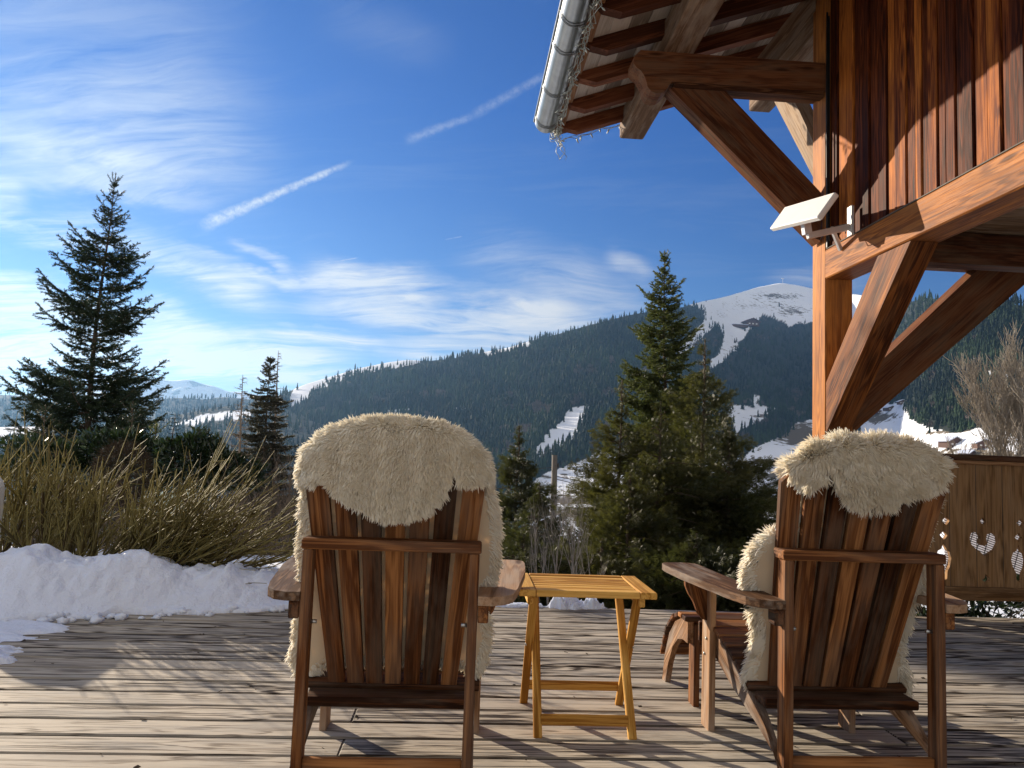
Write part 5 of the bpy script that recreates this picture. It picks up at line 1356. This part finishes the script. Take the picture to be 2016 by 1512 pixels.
# bare saplings behind the side table
def sapling(label, px, pyt, Y, seed, s=1.0):
    x = vpos(px, 1190, Y).x; zb = -.45; zt = vpos(px, pyt, Y).z
    bare_tree('bare_sapling', label, (x, Y, zb), [((0, 0, 0), (random.Random(seed).uniform(-.12, .12), 0, 1), 1.0)], seed, 3, 'paletwig', 'bare saplings behind the side table', (zt-zb)*.52, .010*s, .55, .30, 'sapling', (3, 4, 5), .62, .10)
for i, (px, pyt, lb) in enumerate(((1062, 1010, 'leafless sapling nearest the dark conical cypress'), (1092, 960, 'tallest pale leafless sapling, in front of the utility pole'), (1120, 1000, 'straight pale sapling right of the utility pole'), (1148, 985, 'leafless sapling leaning towards the cypress clump'), (1080, 1050, 'short twiggy sapling low behind the table'), (1168, 1060, 'short leafless sapling at the foot of the cypress clump'))):
    sapling(lb, px, pyt, 6.6+.25*(i % 3), 40+i)
# large bare tree beyond the balustrade
bx = vpos(2000, 900, 12)
bare_tree('bare_tree', 'large pale leafless tree with many upswept branches beyond the balustrade', (bx.x+.35, 12, -1.4), [((0, 0, 0), (-.10, 0, 1), 1.3), ((-.05, 0, .9), (-.75, .1, .8), .8), ((0, 0, 1.5), (-.45, 0, 1), .85), ((.05, 0, 1.2), (.5, .1, 1), .8), ((-.02, .1, .5), (-.95, .2, .45), .8), ((0, 0, 2.1), (-.15, .1, 1), .8)], 61, 5, 'paletwig', None, 1.25, .060, .55, .28, 'tree', (3, 3, 4), .70, .16)
bare_tree('bare_shrub', 'tangle of pale bare branches showing under the balustrade', (3.9, 6.0, -.5), [((0, 0, 0), (.9, 0, .35), 1), ((.01, 0, 0), (-.8, .1, .4), 1), ((.005, 0, 0), (.5, 0, .6), 1)], 62, 4, 'paletwig', None, .6, .012, .7, .1, 'shrub', (3, 4), .7, .2)

# utility pole with wires
def pole():
    b0 = vpos(1092, 896, 20); zb = zg(b0.x, 20); r = empty('utility_pole', 'weathered wooden utility pole between the conical cypress and the clump', 'pole', (b0.x, 20, zb)); H = b0.z-zb
    b = MB(); b.tube([(0, 0, 0), (.02, 0, H*.5), (.0, 0, H)], [.10, .085, .072], 10); b.build('shaft', M['pole'], r)
    b = MB(); b.tube([(.1, 0, H-.2), (.1, 0, H-.32)], .022, 8); b.box((.06, 0, H-.26), (.12, .03, .03)); b.build('insulator', M['black'], r)
    b = MB()
    for (z0, ex, ey, ez, sag) in ((H-.55, 7.5, -1.5, -.35, .25), (H-.3, -6, 3, .2, .3), (H-.62, 7.5, -1.5, -.6, .3)):
        b.tube([Vector((.08+ex*t, ey*t, z0+ez*t-sag*4*t*(1-t))) for t in np.linspace(0, 1, 14)], .009, 5)
    b.build('wires', M['black'], r)
pole()

# pale bin at the photo edge, casting the rounded shadow on the boards
def bin_():
    c = gnd(-62, 1235); r = empty('storage_bin', 'pale rounded storage bin just showing at the photo edge', 'bin', (float(at(7, 960, 5.25)[0])-.245, 5.25, 0)); w, h = .17, .74
    pts = [(-w, 0), (w, 0), (w, h-.12)]+[(w-.12+.12*math.cos(a), h-.12+.12*math.sin(a)) for a in np.linspace(.2, 1.57, 6)]+[(-w+.12-.12*math.sin(a), h-.12+.12*math.cos(a)) for a in np.linspace(0, 1.4, 6)]
    b = MB(); b.prism(pts, (0, 0, 0), (1, 0, 0), (0, 0, 1), .30); b.build('body', M['white'], r)
    b = MB(); b.box((0, -.16, h-.20), (.43, .02, .03), None, .005); b.build('lid_rim', M['greyplastic'], r)
bin_()

# ------------------------------------------------------------ far buildings and lone trees on the hillside
def hill_at(px, py):
    yb = float(lin(HILL['base'], px)); yr_ = float(slin(HILL['ridge'], np.array(px), 9)); t = np.array((yb-py)/(yb-yr_))
    P, _, D = hill_point(HILL, np.array(float(px)), t); P = P.copy(); P[2] += (fbm(P[0:1]/180, P[1:2]/180, 5, 3)[0]-.47)*float(D)*.012*min(1, (1-float(t))*5+.15)
    return Vector(P), float(D)
def far_chalet(label, px, py, w, h, rz=0.3, roof='snow', name='far_chalet'):
    p, D = hill_at(px, py); k = D/FPX; W, Hh, Dp = w*k, h*k, w*k*.8
    r = empty(name, label, 'chalet', p-Vector((0, 0, .5)), rz, 'chalets across the valley'); b = MB(); hw = W/2
    b.prism([(-hw, -1), (hw, -1), (hw, Hh*.55), (0, Hh*.92), (-hw, Hh*.55)], (0, 0, 0), (1, 0, 0), (0, 0, 1), Dp); b.build('walls', M['farwood'], r)
    b = MB()
    for s in (-1, 1): b.bar((0, 0, Hh*.99), (s*hw*1.25, 0, Hh*.52), Dp*1.2, Hh*.08, (s*.2, 0, 1))
    b.build('roof', M[roof], r)
    for i in range(3):
        b = MB(); b.box(((i-1)*W*.28, -Dp/2-.05, Hh*.28), (W*.13, .1, Hh*.16), None, .02); b.build('window', M['white'], r)
far_chalet('brown chalet under snow, biggest of those beyond the balustrade', 1872, 884, 30, 19, .2)
far_chalet('brown chalet with snowy roof right of the biggest one beyond the balustrade', 1935, 880, 26, 15, -.2)
far_chalet('small grey chalet just above the balustrade rail', 1905, 900, 24, 13, .5, 'snow')
far_chalet('far chalet at the meadow edge beside the diagonal brace', 1752, 806, 18, 9, .1)
far_chalet('tiny far chalet above the meadow, left of the dark wood', 1776, 796, 14, 8, -.2)
far_chalet('tiny chalet at the left end of the brown meadow strip', 1728, 812, 14, 7, .3)
far_chalet('mountain restaurant with long dark roof on the ski run', 1477, 641, 26, 15, .15, 'farwood', 'mountain_restaurant')
def low_terrace():
    p, D = hill_at(1455, 645); k = D/FPX; r = empty('restaurant_terrace', 'low brown terrace building left of the mountain restaurant', 'building', p, .1); b = MB(); b.box((0, 0, 2*k), (30*k, 14*k, 5*k), None, .2); b.build('walls', M['farwood'], r)
    b = MB(); b.box((0, 0, 5*k), (32*k, 15*k, .8*k), None, .1); b.build('roof', M['snow'], r)
low_terrace()
def lift_pylon(px, py, h, label):
    p, D = hill_at(px, py); k = D/FPX; r = empty('lift_pylon', label, 'pylon', p-Vector((0, 0, 1)), .3, 'ski lift pylons on the run'); b = MB(); b.tube([(0, 0, 0), (0, 0, h*k)], [.45*k*.7, .3*k*.7], 6); b.build('mast', M['greyplastic'], r)
    b = MB(); b.box((0, 0, h*k), (6*k, .8*k, .7*k), None, .1); b.build('crossbar', M['greyplastic'], r)
for (px, py, h, lb) in ((1413, 620, 9, 'ski lift pylon above the upper forest edge'), (1424, 606, 9, 'ski lift pylon midway up the run'), (1450, 590, 7, 'ski lift pylon near the skyline shoulder'), (1541, 559, 10, 'mast on the snowy summit'), (1920, 722, 14, 'pylon at the small snowy clearing by the bare tree')):
    lift_pylon(px, py, h, lb)
def lone(px, py, h, label, seed, kind='spruce'):
    global rng
    p, D = hill_at(px, py); k = D/FPX; r = empty('lone_conifer', label, 'tree', p-Vector((0, 0, .6)), 0, 'lone trees on the far slopes'); keep = rng; rng = np.random.default_rng(seed)
    S = Soup(); conifers(S, np.zeros((1, 3)), np.array([h*k]), np.array([h*k*.42]), np.array([.4]), 7, 9); S.build('crown', FORB, r); rng = keep
    b = MB(); b.tube([(0, 0, 0), (0, 0, h*k*.5)], [h*k*.02, h*k*.012], 5); b.build('trunk', M['bark'], r)
for i, (px, py, h, lb) in enumerate(((641, 748, 9, 'lone conifer on the low end of the snowy ridge'), (665, 742, 13, 'larger lone conifer on the snowy ridge left of the first chair top'), (699, 727, 12, 'lone conifer highest on the left snowy ridge'), (585, 768, 14, 'dark tree clump at the very start of the snowy ridge'), (730, 722, 8, 'tiny conifer below the snowy ridge shoulder'),
        (1481, 803, 22, 'conifer in the meadow notch left of the post'), (1462, 806, 20, 'conifer beside the meadow notch'), (1534, 604, 10, 'lone conifer on the ski slope under the summit'), (1366, 601, 11, 'conifer where the ridge forest meets the snow'), (1390, 594, 5, 'tiny conifer on the skyline of the ski slope'),
        (1478, 950, 22, 'small conifer alone on the snowfield behind the second chair'), (1505, 985, 34, 'dark conifer low on the snowfield behind the second chair'), (1515, 990, 28, 'second conifer of the pair low on the snowfield'), (1830, 850, 16, 'pale small tree on the snowfield above the second fleece'))):
    lone(px, py, h, lb, 70+i)
